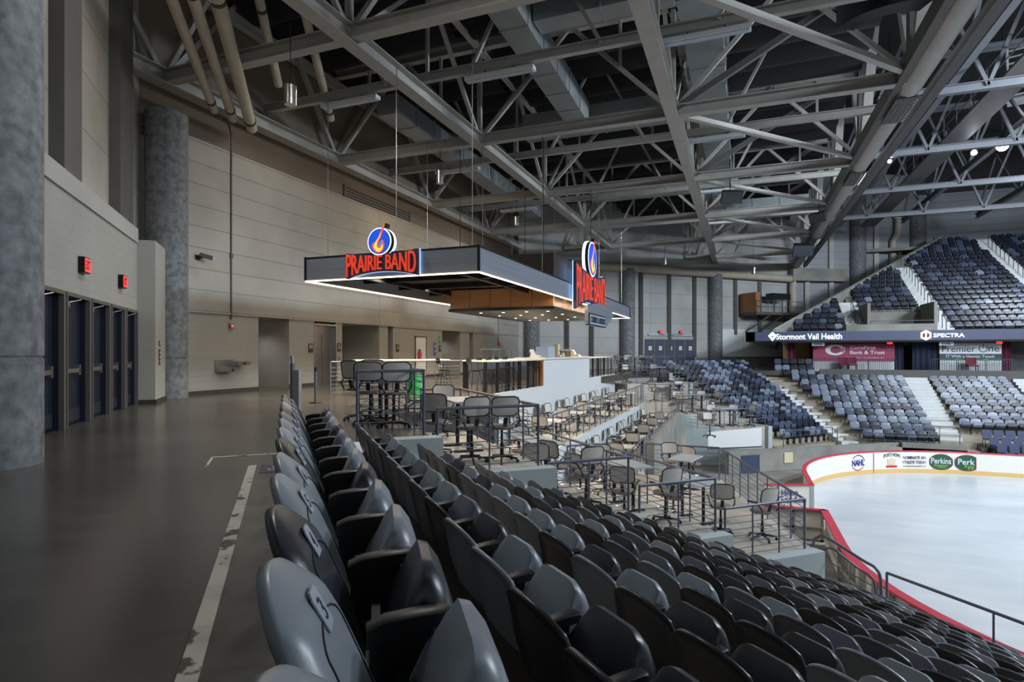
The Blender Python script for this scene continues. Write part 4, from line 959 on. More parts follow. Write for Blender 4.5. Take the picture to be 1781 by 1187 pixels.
for i in range(4): o.box(W-.5, W-.44, 22.0, 27.5, 8.5+i*.13, 8.56+i*.13)
o.build('slats', 'steel_dark', MBv); MB().box(W-.5, W-.42, 21.9, 22.0, 8.45, 9.0).box(W-.5, W-.42, 27.5, 27.6, 8.45, 9.0).build('end_caps', 'steel_dark', MBv)
# exit signs over the doors
def exit_sign(c, nrm, label, w=.34, h=.3):
    t = thing('exit_sign', label, 'exit sign', c, 0, 'red exit signs'); x = Vector((-nrm[1], nrm[0])); F = face(c, x)
    MB().merge(MB().prism([(-w/2, -h/2), (w/2, -h/2), (w/2, h/2), (-w/2, h/2)], -.06, .05), F).build('housing', 'fascia_trim', t)
    MB().merge(MB().prism([(-w*.45, -h*.42), (w*.45, -h*.42), (w*.45, h*.42), (-w*.45, h*.42)], .05, .056), F).build('lit_face', 'exit', t)
    MB().merge(text_mb('EXIT', w*.76, h*.6, .004, .02), F @ Matrix.Translation((0, 0, .056))).build('lettering', 'exit_letter', t); return t
exit_sign((*d1(DW+.06, 13.45), 3.05), DU, 'red lit exit sign above the nearer doors, closer to the big column')
exit_sign((*d1(DW+.06, 16.25), 3.05), DU, 'red lit exit sign above the doors nearer the pilaster')
fn_ = Vector((dd.y, -dd.x))
for x, lb in ((1147, 'small red exit sign above the blue doors, nearer the canopy'), (1183, 'small red exit sign above the blue doors, nearer the white panel')):
    f = at_x(A_, B_, x); c = along(A_, B_, f, .2); exit_sign((c[0], c[1], 3.15), fn_, lb, .36, .26)
f = at_x(A_, B_, 1165); c = along(A_, B_, f, .12); t = thing('door_header_sign', 'long white lettered strip above the blue exit doors', 'sign', (c[0], c[1], 2.9)); MB().merge(MB().prism([(-2.3, -.11), (2.3, -.11), (2.3, .11), (-2.3, .11)], 0, .02), face((c[0], c[1], 2.92), dd)).build('strip', 'plate', t); write('WEST STREET EXIT', (*along(A_, B_, f, .15), 2.92), dd, 2.6, .14, 'ink', t, .005)
# plaques on the pilaster
for z, h, lb in ((1.62, .14, 'small dark plaque on the pilaster, upper one'), (1.25, .42, 'tall dark plaque on the pilaster, lower one')):
    c = d1(DW+.435, 18.45); t = thing('door_plaque', lb, 'sign', (*c, z)); MB().merge(MB().prism([(-.07, -h/2), (.07, -h/2), (.07, h/2), (-.07, h/2)], 0, .02), face((*d1(DW+.42, 18.45), z), DV)).build('plaque', 'brown_sign', t)
    n = 3 if h > .2 else 1
    for i in range(n): write('EXIT', (*d1(DW+.441, 18.45), z+(i-(n-1)/2)*.12), DV, .1, .06, 'white', t, .003, .01)
# floor marks
o = MB(); n = 60
for i in range(n):
    a = -2.0+7.7*i/n*1.27; b = -2.0+7.7*(i+1)/n*1.27
    if b > 8.0: break
    o.prism([d1(-.44, a), d1(-.35, a), d1(-.35, b), d1(-.44, b)], .001, .004)
tag(o.build('floor_line', 'floor_paint', loc=(*d1(-.4, 3), 0)), 'long worn white stripe painted on the dark concourse floor', 'floor line')
t = thing('wheelchair_marking', 'small dark floor square with a white wheelchair symbol beside the seats', 'floor marking', (*d1(-.2, 7.5), .002)); MB().prism([d1(-.3, 7.25), d1(.02, 7.25), d1(.02, 7.75), d1(-.3, 7.75)], .001, .004).build('square', 'ink', t)
fm = lay((*d1(-.14, 7.5), .004), DU); o = MB(); s = .3
o.prism(circle(s*.1, 12, 0, s*.4), 0, .003).prism([(-s*.06, s*.24), (s*.03, s*.24), (s*.03, -s*.02), (s*.2, -s*.02), (s*.3, -s*.34), (s*.22, -s*.36), (s*.13, -s*.12), (-s*.06, -s*.12)], 0, .003)
pts = circle(s*.26, 20, 0, -s*.16); pin = circle(s*.19, 20, 0, -s*.16)
for j in range(9, 20): o.prism([pts[j], pts[(j+1) % 20], pin[(j+1) % 20], pin[j]], 0, .003)
MB().merge(o, fm).build('symbol', 'plate', t)
t = thing('floor_box_outline', 'faint painted corner outline across the concourse floor', 'floor marking', (*d1(-.5, 8.6), .002)); MB().prism([d1(-.9, 8.55), d1(.0, 8.55), d1(.0, 8.6), d1(-.9, 8.6)], .001, .003).prism([d1(-.93, 7.9), d1(-.9, 7.9), d1(-.9, 8.6), d1(-.93, 8.6)], .001, .003).build('outline', 'floor_paint', t)
t = thing('edge_marking', 'white bent stripe on the step edge at the end of the top row', 'floor marking', (*d1(.98, 9.6), .002)); MB().prism([d1(.9, 8.3), d1(1.04, 8.3), d1(1.04, 9.2), d1(.9, 9.2)], .004, .008).prism([d1(.72, 8.2), d1(1.04, 8.2), d1(1.04, 8.32), d1(.72, 8.32)], .004, .009).build('stripe', 'white', t)
# belt posts by the walkway
def stanchion(x, y, lb):
    t = thing('belt_stanchion', lb, 'stanchion', (x, y, 0)); MB().lathe([(.17, 0), (.17, .015), (.05, .03)], x, y, 20).build('base', 'black', t); MB().cyl(x, y, .03, .86, .032, 14).build('post', 'rail', t, smooth=True); MB().cyl(x, y, .86, .97, .036, 14).build('belt_head', 'black', t)
stanchion(*d1(.72, 16.8), 'dark belt stanchion standing alone on the walkway')
stanchion(-11.4, 15.6, 'dark belt stanchion behind the platform railing corner')
t = thing('sign_stand', 'upright blue-grey metal display panel at the far end of the top row', 'sign stand', (*d1(.22, 14.2), 0)); c = d1(.2, 14.2); MB().box(c[0]-.16, c[0]-.08, c[1]-.04, c[1]+.04, 0, 1.12).build('post', 'rail', t); MB().box(c[0]-.08, c[0]+.1, c[1]-.05, c[1]+.05, .05, .98).build('panel', 'duct', t); MB().tube([(c[0]-.12, c[1], 1.1), (c[0]-.14, c[1], 1.3)], .04, 10).build('head', 'chrome', t)
t = thing('pipe_cover_post', 'short round steel post behind the platform railing', 'post', (-11.6, 15.9, 0)); MB().cyl(-11.6, 16.5, 0, .95, .11, 18).build('post', 'chrome', t, smooth=True); MB().cyl(-11.6, 16.5, 0, .02, .2, 18).build('base', 'black', t)
# ------------------------------------------------------------------ folding arena seats
def ip(x, tab):
    if x <= tab[0][0]: return tab[0][1]
    for (a, b), (c, d) in zip(tab, tab[1:]):
        if x <= c: return b+(d-b)*(x-a)/(c-a)
    return tab[-1][1]
HW = [(.345, .17), (.38, .2), (.45, .222), (.55, .24), (.65, .247), (.9, .247)]
FX = [(.345, .212), (.42, .18), (.5, .145), (.6, .103), (.7, .06), (.78, .018), (.84, -.014), (.875, -.034), (.894, -.046)]
FW = [(.345, .13), (.42, .105), (.5, .085), (.6, .062), (.7, .042), (.78, .022), (.84, .002), (.875, -.016), (.894, -.03)]
def back_fn(a, b, wing=0.0):
    a2 = math.copysign(1-(1-abs(a))**1.3, a); t = 1-(1-b)**1.25
    if t < .36: z = .345+.205*t/.36; s = a2*ip(z, HW)*(1.05 if wing else 1); z += .04*abs(a2)**3*max(0, (.45-z)/.105)
    else:
        k = (t-.36)/.64; cs, cz = (.25, .4) if wing else (.44, .44); s = a2*(.259 if wing else .247)*math.sqrt(1-cs*k*k); z = .55+.344*k*math.sqrt(1-cz*a2*a2)
        s *= .972+.028*min(1, k/.3)
    r = max(abs(a2), (t-.36)/.64); e = max(0, r-.66)/.34
    return (ip(z, FW if wing else FX)-.046*e*e*min(1, max(.3, (z-.4)/.2))*(1-.5*(wing > 0))+wing*(s/.247)**2, s, z)
def backrest_mb(wing=0.0, nu=19, nv=27):
    o = MB(); o.shell(lambda a, b: back_fn(a, b, wing), nu, nv, .024, (.93, 0, .37))
    return o
def seam_mb():
    o = MB(); pts = []
    for i in range(41):
        f = i/40
        if f < .4: b, a = .12+.5*f/.4, -.5
        elif f > .6: b, a = .62-.5*(f-.6)/.4, .5
        else: t = (f-.4)/.2; a = -.5*math.cos(PI*t); b = .62+.06*math.sin(PI*t)
        p = back_fn(a, b); pts.append((p[0]+.001, p[1], p[2]))
    o.tube(pts, .003, 6); return o
PAN = [(.235, .425), (.285, .56), (.33, .672), (.362, .724), (.395, .714), (.435, .655), (.462, .575), (.44, .485), (.37, .425), (.295, .405)]
def pan_mb(n=17):
    o = MB(); cx = sum(p[0] for p in PAN)/len(PAN); cz = sum(p[1] for p in PAN)/len(PAN); rings = []
    for i in range(n):
        a = math.sin(PI/2*(-1+2*i/(n-1))); e = max(0, abs(a)-.5)/.5; cc = 1-math.sqrt(max(0, 1-e*e)); k = 1-.55*cc
        r_ = []
        for x, z in PAN:
            zt = max(0, z-.58)/.16
            hw = .225-.035*zt
            xr = ip(z, [(.40, .24), (.43, .235), (.56, .285), (.68, .33), (.74, .362)]); r_.append((xr+(x-xr)*k, a*hw, z-.11*cc*zt+.05*cc*max(0, (.5-z)/.1)))
        rings.append(r_)
    return o.loft(rings)
def arm_mb():
    o = MB(); o.loft([[(x, .265-w, z-h), (x, .265+w, z-h), (x, .265+w, z), (x, .265+w*.6, z+.008), (x, .265-w*.6, z+.008), (x, .265-w, z)] for x, z, w, h in ((.12, .60, .03, .05), (.17, .622, .033, .045), (.26, .632, .033, .04), (.34, .636, .033, .036), (.365, .63, .026, .02))]); return o
def leg_mb():
    o = MB()
    pr = [(.13, .60), (.31, .60), (.30, .50), (.25, .42), (.23, .30), (.25, .03), (.14, .03), (.155, .3), (.13, .45)]
    y0, y1 = .247, .283; n = len(pr)
    o.add([(x, y0, z) for x, z in pr]+[(x, y1, z) for x, z in pr], [tuple(range(n)), tuple(range(2*n-1, n-1, -1))]+[(i, n+i, n+(i+1) % n, (i+1) % n) for i in range(n)])
    o.box(.1, .3, .235, .295, .0, .03); return o
def under_mb():
    o = MB(); o.box(.16, .30, -.25, .25, .36, .40); o.box(.205, .235, -.2, .2, .395, .5); return o
CN = {'lt': 'pale grey', 'md': 'slate grey', 'dk': 'charcoal'}
mb_w, mb_b, mb_s, mb_p, mb_a, mb_l, mb_u = backrest_mb(.02), backrest_mb(), seam_mb(), pan_mb(), arm_mb(), leg_mb(), under_mb()
ME = {}
for c in CN:
    o = MB(); o.merge(mb_b); o.mi = 1; n0 = len(o.m); o.merge(mb_s); o.m[n0:] = [1]*(len(o.m)-n0)
    ME[c, 'b'] = o.mesh('backrest', ['seat_'+c, 'seam'], 'all'); ME[c, 'w'] = mb_w.mesh('backrest', 'seat_'+c, 'all'); ME[c, 'p'] = mb_p.mesh('seat_pan', 'seat_'+c, True)
ME['a'] = mb_a.mesh('armrest', 'black', True); ME['l'] = mb_l.mesh('leg', 'black'); ME['u'] = mb_u.mesh('hinge_beam', 'black')
def arena_seat(c, u, v, z, label, group, num=None, end=False):
    p = d1(u, v); t = thing('stadium_chair', label, 'chair', (p[0], p[1], z), BB-math.radians(8 if num else -5), group)
    for nm, k in (('backrest', (c, 'b' if num else 'w')), ('seat_pan', (c, 'p')), ('armrest', 'a'), ('leg', 'l'), ('hinge_beam', 'u')):
        o = bpy.data.objects.new(nm, ME[k]); COL.objects.link(o); o.parent = t
    if end:
        for nm, k in (('armrest', 'a'), ('leg', 'l')):
            o = bpy.data.objects.new(nm, ME[k]); COL.objects.link(o); o.parent = t; o.location = (0, -.53, 0)
    if num:
        x0 = ip(.78, FX); sl = (ip(.81, FX)-ip(.75, FX))/.06     # lean of the shell at the plate
        fm = Matrix.Translation((x0+.002, 0, .78)) @ Matrix(((0, sl, 1, 0), (1, 0, 0, 0), (0, 1, -sl, 0), (0, 0, 0, 1)))
        pl = MB().merge(MB().prism([(-.036, -.046), (.036, -.046), (.04, .03), (.026, .046), (-.026, .046), (-.04, .03)], 0, .004), fm).build('number_plate', 'plate', t, local=True)
        MB().merge(text_mb(str(num), .028 if num < 10 else .046, .05, .0015, .004), fm @ Matrix.Translation((0, -.002, .004))).build('digit', 'ink', pl, local=True)
    return t
def proj(x, y, z):
    X = x*math.cos(YAW)+y*math.sin(YAW); Z = -x*math.sin(YAW)+y*math.cos(YAW)
    return (890.5+1018*X/Z, 613-1018*(z-EYE)/Z, Z) if Z > .3 else (9e9, 9e9, Z)
row0 = {2: 'lt', 3: 'lt', 4: 'dk', 5: 'lt', 6: 'lt', 7: 'dk', 8: 'lt', 9: 'lt', 10: 'md', 11: 'dk', 12: 'lt', 13: 'md', 14: 'dk'}
n_near = 0
NW = ['', 'one', 'two', 'three', 'four', 'five', 'six', 'seven', 'eight', 'nine', 'ten', 'eleven', 'twelve', 'thirteen', 'fourteen']
for n, c in row0.items():
    arena_seat(c, .052, 1.445+.53*(n-3), 0, '%s folding seat bearing number %s in the top row beside the walkway' % (CN[c], NW[n]), 'folding seats of the top row', n, n == 2); n_near += 1
VEND = 7.95
def pick(w): 
    r = R.random(); return 'lt' if r < w[0] else 'md' if r < w[0]+w[1] else 'dk'
for k in range(1, 13):
    u = .06+TR*k; off = R.uniform(-.12, .05); i = 0
    while True:
        v = VEND+off-.53*i; i += 1
        if v < -1: break
        x, y, Z = proj(*d3(u+.1, v, zf(k)+.8)); 
        if v < vm(u)+.35 or x > 1900 or y > 1290 or Z < .5: break
        c = pick((.34, .2))
        arena_seat(c, u, v, zf(k), '%s folding seat, %s from the platform end in the %s row below the walkway' % (CN[c], ordn(i), ordn(k)), 'folding seats of the near corner', None, False); n_near += 1
# ------------------------------------------------------------------ seats across the arena
def far_seat_mb():
    o = MB(); o.mi = 0
    def fn(a, b): z = .40+.49*b; return (.19-.16*b, a*(.243-.035*max(0, b-.72)/.28), z-.03*abs(a)**3*b)
    o.shell(fn, 5, 5, -.03)
    o.loft([[(x, s*w, z) for x, z in ((.25, .44), (.36, .73), (.41, .72), (.45, .56), (.38, .43))] for s, w in ((-1, .21), (-.5, .225), (.5, .225), (1, .21))])
    o.mi = 1; o.box(.16, .3, .24, .28, .0, .62); o.box(.12, .36, .24, .285, .6, .635); o.box(.18, .26, -.24, .24, .36, .42)
    return o
FSM = far_seat_mb(); FM = {c: FSM.mesh('stadium_chair', ['far_'+c, 'black'], False) for c in CN}
FARS = []                                # (distance, x, y, z, rz, colour, label, group)
def far(x, y, z, rz, w, label, group):
    px, py, Z = proj(x, y, z+.6)
    if px > 1800 or px < 0: return
    FARS.append((Z, x, y, z, rz, pick(w), label, group))
LO = (.27, .36); UP = (.02, .2)
for k in range(0, 13):
    u = .056+TR*k; i = 0
    while True:
        v = 7.9-.53*i; i += 1
        if v < vm(u)+.75: break
        p = mir(d1(u, v)); far(p[0], p[1], zf(k) if k else -.12, -BB, LO, '%%s seat in the angled far corner block, %s row down, %s from its platform end' % (ordn(k+1), ordn(i)), 'seats of the far corner block')
for k in range(3, 13):
    p = FP-TR*(k-3)-.06; q = 10.0; i = 0
    while q > bis(p)+.75:
        i += 1; far(q, p, zf(k), -PI/2, LO, '%%s seat below the maroon banner, %s row down, %s from the white stairs' % (ordn(k-2), ordn(i)), 'seats below the maroon banner'); q -= .53
    q = 11.95; i = 0
    if k < 11:
        while q < 16.1:
            i += 1; far(q, p, zf(k), -PI/2, LO, '%%s seat below the white banner, %s row down, %s from the white stairs' % (ordn(k-2), ordn(i)), 'seats below the white banner'); q += .53
for k in range(0, 3):
    p = FP+TR*(3-k)-.3; q = 4.7; i = 0
    while q > bis(p)+.5:
        i += 1; far(q, p, zf(k)-.02, -PI/2, LO, '%%s seat of the short rows beside the maroon curtain, %s row, %s along' % (ordn(k+1), ordn(i)), 'short rows beside the maroon curtain'); q -= .53
UZ0, UP0, URI, UTR = 2.6, 48.3, .45, .86
def ucut(p): return 3.5+(p-49)*(11.6/14)
for j in range(20):
    p = UP0+UTR*j; z = UZ0+URI*j
    for nm, a, b in (('beside the cut end', max(ucut(p)+.45, 3.9), 7.1), ('above the entry opening', max(8.75, ucut(p)+.45), 12.35), ('in the widest upper block', max(13.95, ucut(p)+.45), 19.6), ('beyond the last upper stairs', 21.3, 26)):
        if nm == 'above the entry opening' and j < 4: continue
        q = a; i = 0
        while q <= b:
            i += 1; far(q, p+UTR-.12, z, -PI/2, UP, '%%s upper seat %s, %s row up, %s along' % (nm, ordn(j+1), ordn(i)), 'upper stand seats '+nm); q += .55
FARS.sort(key=lambda a: a[0])
n_ind = max(0, 300-n_near)
mass = {c: MB() for c in CN}; allm = MB()
for n, (Z, x, y, z, rz, c, label, group) in enumerate(FARS):
    if n < n_ind:
        o = bpy.data.objects.new('stadium_chair', FM[c]); COL.objects.link(o); o.location = (x, y, z); o.rotation_euler = (0, 0, rz)
        tag(o, label % {'lt': 'pale', 'md': 'mid-blue', 'dk': 'navy'}[c], 'chair', group)
    else:
        n0 = len(allm.m); allm.merge(FSM, Matrix.Translation((x, y, z)) @ Matrix.Rotation(rz, 4, 'Z'))
        ci = {'lt': 0, 'md': 1, 'dk': 2}[c]; allm.m[n0:] = [ci if a == 0 else 3 for a in FSM.m]
if allm.v:
    tag(allm.build('stadium_seating', ['far_lt', 'far_md', 'far_dk', 'black']), 'many rows of small navy and pale blue seats far across the arena', 'seats', 'far seating', 'stuff')
# royal blue chairs on the low riser by the boards
bc = MB(); bc.box(.05, .45, -.21, .21, .42, .47); 
def fn(a, b): return (.04-.1*b, a*.21, .5+.4*b)
bc.shell(fn, 5, 4, -.03); bc.mi = 1
for sx in (.07, .43):
    for sy in (-.19, .19): bc.box(sx-.012, sx+.012, sy-.012, sy+.012, 0, .43)
bcm = bc.mesh('blue_chair', ['blue_seat', 'black'])
structure(MB().box(12.0, 30, 36.75, 39.4, ZI, -4.7).build('floor_riser', 'steel_dark'))
for j in range(4):
    p = 38.9-.66*j; zz = -3.75-.3*j
    structure(MB().box(12.0, 30, p-.45, p+.25, -4.75, zz).build('floor_riser', 'steel_dark'))
    for i in range(5):
        q = 12.4+.52*i+.12*j
        o = bpy.data.objects.new('blue_chair', bcm); COL.objects.link(o); o.location = (q, p+.12, zz); o.rotation_euler = (0, 0, -PI/2)
        tag(o, 'royal blue chair on the low riser behind the boards, %s row, %s from the stairs' % (ordn(j+1), ordn(i+1)), 'chair', 'royal blue riser chairs')
# ------------------------------------------------------------------ mesh-backed swivel chairs
def swivel(name, sh, label, group):
    """swivel chair, seat top at sh; faces +x"""
    t = thing(name, label, 'chair', (0, 0, 0), 0, group)
    MB().loft([[(.24*math.cos(a)*k+.02, .25*math.sin(a)*k, sh+z) for a in [2*PI*i/20 for i in range(20)]] for k, z in ((.86, -.07), (1, -.05), (1, -.02), (.9, 0))]).build('seat', 'seat_fabric', t, local=True, smooth=True)
    fr = MB(); pts = []
    for i in range(24):
        a = 2*PI*i/24; y = .255*max(-1, min(1, 1.22*math.cos(a))); z = .175*max(-1, min(1, 1.22*math.sin(a)))
        pts.append((-.24-.03*(z/.175)+.03*(y/.255)**2, y, sh+.36+z))
    fr.tube(pts, .0135, 6, closed=True); fr.bar((-.24, 0, sh+.16), (-.17, 0, sh-.05), .07, .03)
    b = fr.build('back_frame', 'black', t, local=True, smooth=True)
    MB().shell(lambda a, bb: (-.24-.03*(2*bb-1)+.03*a*a, .25*a, sh+.19+.34*bb), 6, 5, .006).build('mesh_back', 'mesh_fabric', b, local=True, smooth=True)
    for s in (-1, 1):
        MB().tube([(-.2, .2*s, sh-.03), (-.22, .27*s, sh+.1), (-.1, .285*s, sh+.2), (.14, .285*s, sh+.19)], [.016, .016, .018, .024], 8).build('armrest', 'black', t, local=True, smooth=True)
    o = MB().cyl(0, 0, .1, sh-.06, .024, 10); o.cyl(0, 0, .1, sh*.5, .036, 10); o.build('column', 'black', t, local=True, smooth=True)
    bs = MB()
    for i in range(5):
        a = 2*PI*i/5+.3; bs.tube([(.03*math.cos(a), .03*math.sin(a), .11), (.3*math.cos(a), .3*math.sin(a), .075)], [.026, .018], 6)
    bs.cyl(0, 0, .08, .13, .04, 10); base = bs.build('star_base', 'black', t, local=True)
    for i in range(5):
        a = 2*PI*i/5+.3; MB().tube([(.3*math.cos(a)-.018*math.sin(a), .3*math.sin(a)+.018*math.cos(a), .03), (.3*math.cos(a)+.018*math.sin(a), .3*math.sin(a)-.018*math.cos(a), .03)], .03, 10).build('caster', 'black', base, local=True)
    if sh > .6:
        o = MB().tube([(.2*math.cos(2*PI*i/20), .2*math.sin(2*PI*i/20), .3) for i in range(20)], .009, 6, closed=True)
        for i in range(3): o.tube([(.03*math.cos(i*2.1), .03*math.sin(i*2.1), .3), (.2*math.cos(i*2.1), .2*math.sin(i*2.1), .3)], .007, 5)
        o.build('foot_ring', 'chrome', t, local=True)
    return t
FIRST = {}
def chair(kind, x, y, z, rz, label, group):
    if kind not in FIRST:
        c = swivel({'high': 'drafting_chair', 'low': 'swivel_chair'}[kind], {'high': .67, 'low': .46}[kind], label, group); FIRST[kind] = c; index_tree(c, [o for o in bpy.data.objects if o.parent])
    else: c = copy_tree(FIRST[kind])
    c.location = (x, y, z); c.rotation_euler = (0, 0, rz); c['label'] = label; c['group'] = group
    return c
def table(x, y, z, rz, l, w, h, label, group, top='table', rnd=False):
    t = thing('meeting_table' if h < .9 else 'high_table', label, 'table', (x, y, z), rz, group)
    if rnd: pts = [(l/2-w/2+w/2*math.cos(a), w/2*math.sin(a)) for a in [-PI/2+PI*i/12 for i in range(13)]]+[(-l/2, w/2), (-l/2, -w/2)]
    else: pts = [(-l/2, -w/2), (l/2, -w/2), (l/2, w/2), (-l/2, w/2)]
    MB().prism(pts, h-.035, h).build('tabletop', top, t, local=True)
    for s in (-1, 1):
        MB().cyl(s*l*.3, 0, .03, h-.03, .04, 12).build('pedestal', 'black', t, local=True, smooth=True)
        MB().bar((s*l*.3, -w*.42, .02), (s*l*.3, w*.42, .02), .07, .04).build('foot', 'black', t, local=True)
    return t
PN = ['top platform level with the walkway', 'second platform down', 'third platform down', 'fourth platform down', 'lowest platform by the ice']
PU = [(1.1, 2.1), (2.35, 4.05), (4.35, 5.9), (6.2, 7.9), (8.25, 10.2)]
PZ = [0, Z1, Z2, Z3, Z4]
PC = [ [(1.35, 12.2, -.9), (1.45, 11.2, -.3), (1.82, 10.75, .05), (1.75, 13.2, 3.0)],
       [(2.72, 11.2, -.5), (3.13, 10.2, .15), (3.66, 10.05, -.05), (2.75, 13.3, -1.6), (3.5, 13.7, 2.9)],
       [(4.75, 11.0, -.4), (5.5, 10.25, .1), (5.25, 11.1, -1.2), (5.3, 13.2, 3.0)],
       [(6.65, 10.7, -.75), (7.4, 10.3, .05), (6.5, 12.4, -1.2), (7.5, 13.0, 3.0)],
       [(9.35, 10.9, -.55), (9.95, 10.25, .05), (8.85, 12.0, -1.0), (12.1, 15.4, -1.3), (11.7, 16.0, 2.7)] ]
W5 = ['first', 'second', 'third', 'fourth', 'fifth']
TV = [11.9, 11.7, 12.2, 11.7, 12.0]
for i in range(5):
    um = sum(PU[i])/2
    p = d1(um+.2, TV[i]); table(p[0], p[1], PZ[i], BB+PI/2, 1.35, .72, 1.03, 'grey-topped high table on the %s' % PN[i], 'high tables of the near platforms')
    for j, (u, v, r) in enumerate(PC[i]):
        p = d1(u, v); chair('high', p[0], p[1], PZ[i], BB+PI/2+r, 'tall mesh-backed swivel chair, %s from the handrail on the %s' % (W5[sorted(range(len(PC[i])), key=lambda a: PC[i][a][1]).index(j)], PN[i]), 'tall chairs of the near platforms')
p = d1(11.2, 14.6); table(p[0], p[1], Z4, BB+.6, 1.2, .7, 1.03, 'grey high table near the outer corner of the lowest platform', 'high tables of the near platforms')
for i in range(5):                       # across the terraces, by the far corner block
    um = sum(PU[i])/2; p = mir(d1(um, 11.4))
    table(p[0], p[1], PZ[i], -BB-PI/2, 1.3, .7, 1.03, 'high table across the terraces, far %s' % PN[i].split(' level')[0].split(' by')[0], 'high tables of the far platforms')
    for j, (u, v, r) in enumerate(PC[i][:4]):
        p = mir(d1(u, v)); chair('high', p[0], p[1], PZ[i], -BB-PI/2-r, 'tall swivel chair across the terraces, %s from the seats on the far %s' % (W5[j], PN[i].split(' level')[0].split(' by')[0]), 'tall chairs of the far platforms')
TW = ['nearest', 'second', 'third', 'fourth', 'fifth', 'farthest']
for nm, x, z, ys in (('upper bar terrace', -6.35, Z2, [18.9, 21.7, 24.5, 27.4, 30.3, 33.2]), ('lower terrace', -4.35, Z4, [18.9, 21.6, 24.4, 27.3, 30.2, 33.0])):
    for j, y in enumerate(ys):
        table(x+.2, y, z, PI, 1.15, .85, .74, 'pale table on the %s, %s along' % (nm, TW[j]), 'terrace tables', 'table_w', True)
        for i, (dx, dy, rz, w) in enumerate(((-.62, -.42, .2, 'nearer wall side'), (-.6, .42, -.15, 'farther wall side'), (.3, -.85, 1.5, 'near end'))):
            chair('low', x+dx, y+dy, z, rz+R.uniform(-.25, .25), 'grey mesh swivel chair, %s of the %s table, %s' % (w, TW[j], nm), 'terrace chairs')
# ------------------------------------------------------------------ railings
def P(*a): return [d3(*x) for x in a]
railing(P((1.06, 9.75, 0), (2.15, 9.75, 0), (2.15, 14.4, 0)), 'dark blue railing round the top platform level with the walkway', name='platform_railing')
railing([(-12.15, 15.2, 0), (-9.5, 19.5, 0)], 'long thin railing behind the top platform, ending at the black post', name='platform_railing', gap=1.3)
railing(P((2.3, 9.4, Z1), (4.1, 9.4, Z1), (4.1, 14.3, Z1), (3.1, 14.65-.25, Z1)), 'railing round the second platform, with the round corner post', name='platform_railing')
railing(P((4.28, 9.4, Z2), (5.93, 9.4, Z2), (5.93, 13.4, Z2)), 'railing round the third platform down', name='platform_railing', top='rail')
railing(P((6.17, 9.4, Z3), (7.93, 9.4, Z3), (7.93, 14.1, Z3), (7.0, 14.1, Z3)), 'railing round the fourth platform down', name='platform_railing')
railing(P((8.17, 9.4, Z4), (10.28, 9.4, Z4))+[(-.68, 20.3, Z4), (-3.05, 20.32, Z4)], 'long railing round the lowest platform down to the gate by the ice', name='platform_railing')
railing([(-5.48, 17.5, Z2), (-5.48, 35.5, Z2)], 'straight railing along the front edge of the upper terrace', name='terrace_railing', gap=.95, rods=6)
railing([(-3.3, 17.2, Z4), (-3.3, 22.9, Z4)], 'short railing at the near end of the lower terrace', name='terrace_railing', rods=6)
railing([(-3.3, 23.2, -2.0), (-3.3, 34.4, -2.0)], 'low railing bracketed on top of the concrete parapet', h=.34, name='terrace_railing', rods=2)
FPN = ['top', 'second', 'third', 'fourth', 'lowest']
for i, (u0, u1) in enumerate(((1.06, 2.15), (2.3, 4.1), (4.28, 5.93), (6.17, 7.93), (8.17, 10.28))):
    z = PZ[i]; pts = [(u0, 9.4), (u1, 9.4), (u1, 13.6), (u0+.3, 13.6)]
    railing([(*mir(d1(u, v)), z) for u, v in pts], 'thin grey railing round the far %s platform across the terraces' % FPN[i], name='platform_railing', rods=5, gap=1.0, group='far platform railings')
railing([(*mir(d1(11.0, v)), zf(12)) for v in (8.8, 4.6)], 'railing along the front of the far corner block above the concrete wall', h=.9, rods=3, name='front_railing', gap=1.2)
railing([(5.2, 38.6, zf(12)), (9.9, 38.6, zf(12))], 'railing in front of the seats below the maroon banner', h=.95, rods=3, name='front_railing', gap=1.2)
railing([(8.4, 39.0, -3.7), (11.2, 39.0, -3.7)], 'railing on the end of the concrete wall at the foot of the white stairs', h=.95, rods=3, name='front_railing', gap=.9)
railing(P((11.0, 8.1, zf(12)), (10.98, 2.5, zf(12))), 'grey front railing below the nearest seats at the rink side', h=1.0, rods=2, name='front_railing', gap=2.2)
# rounded stair gate rail by the rink
t = thing('stair_rail', 'rounded double-loop handrail at the foot of the near seats by the rink', 'railing', d3(10.9, 9.0, -3.9))
def loop(u0, v0, v1, zb, zt, r, nm):
    a = d3(u0, v1, zb); pts = [d3(u0, v1, zb), d3(u0, v1, zt-.25), d3(u0+.02, v1-.1, zt-.05), d3(u0+.05, v1-.3, zt), d3(u0+.35, v0+.35, zt-.32), d3(u0+.4, v0+.08, zt-.42), d3(u0+.42, v0, zt-.7), d3(u0+.42, v0, zb-.3)]
    sm = []
    for i in range(len(pts)-1):
        q = [Vector(pts[max(i-1, 0)]), Vector(pts[i]), Vector(pts[i+1]), Vector(pts[min(i+2, len(pts)-1)])]
        for j in range(5):
            k = j/5; sm.append(.5*((2*q[1])+(q[2]-q[0])*k+(2*q[0]-5*q[1]+4*q[2]-q[3])*k*k+(3*q[1]-q[0]-3*q[2]+q[3])*k**3))
    MB().tube(sm+[pts[-1]], r, 10).build(nm, 'rail', t, smooth=True)
loop(10.75, 8.35, 9.6, -3.9, -2.6, .03, 'outer_loop'); loop(10.8, 8.5, 9.45, -3.9, -2.82, .022, 'inner_loop')
for i in range(4): MB().tube([d3(10.78, 9.5, -3.05-.2*i), d3(11.15, 8.45, -3.4-.2*i)], .012, 6).build('rod', 'rail', t)
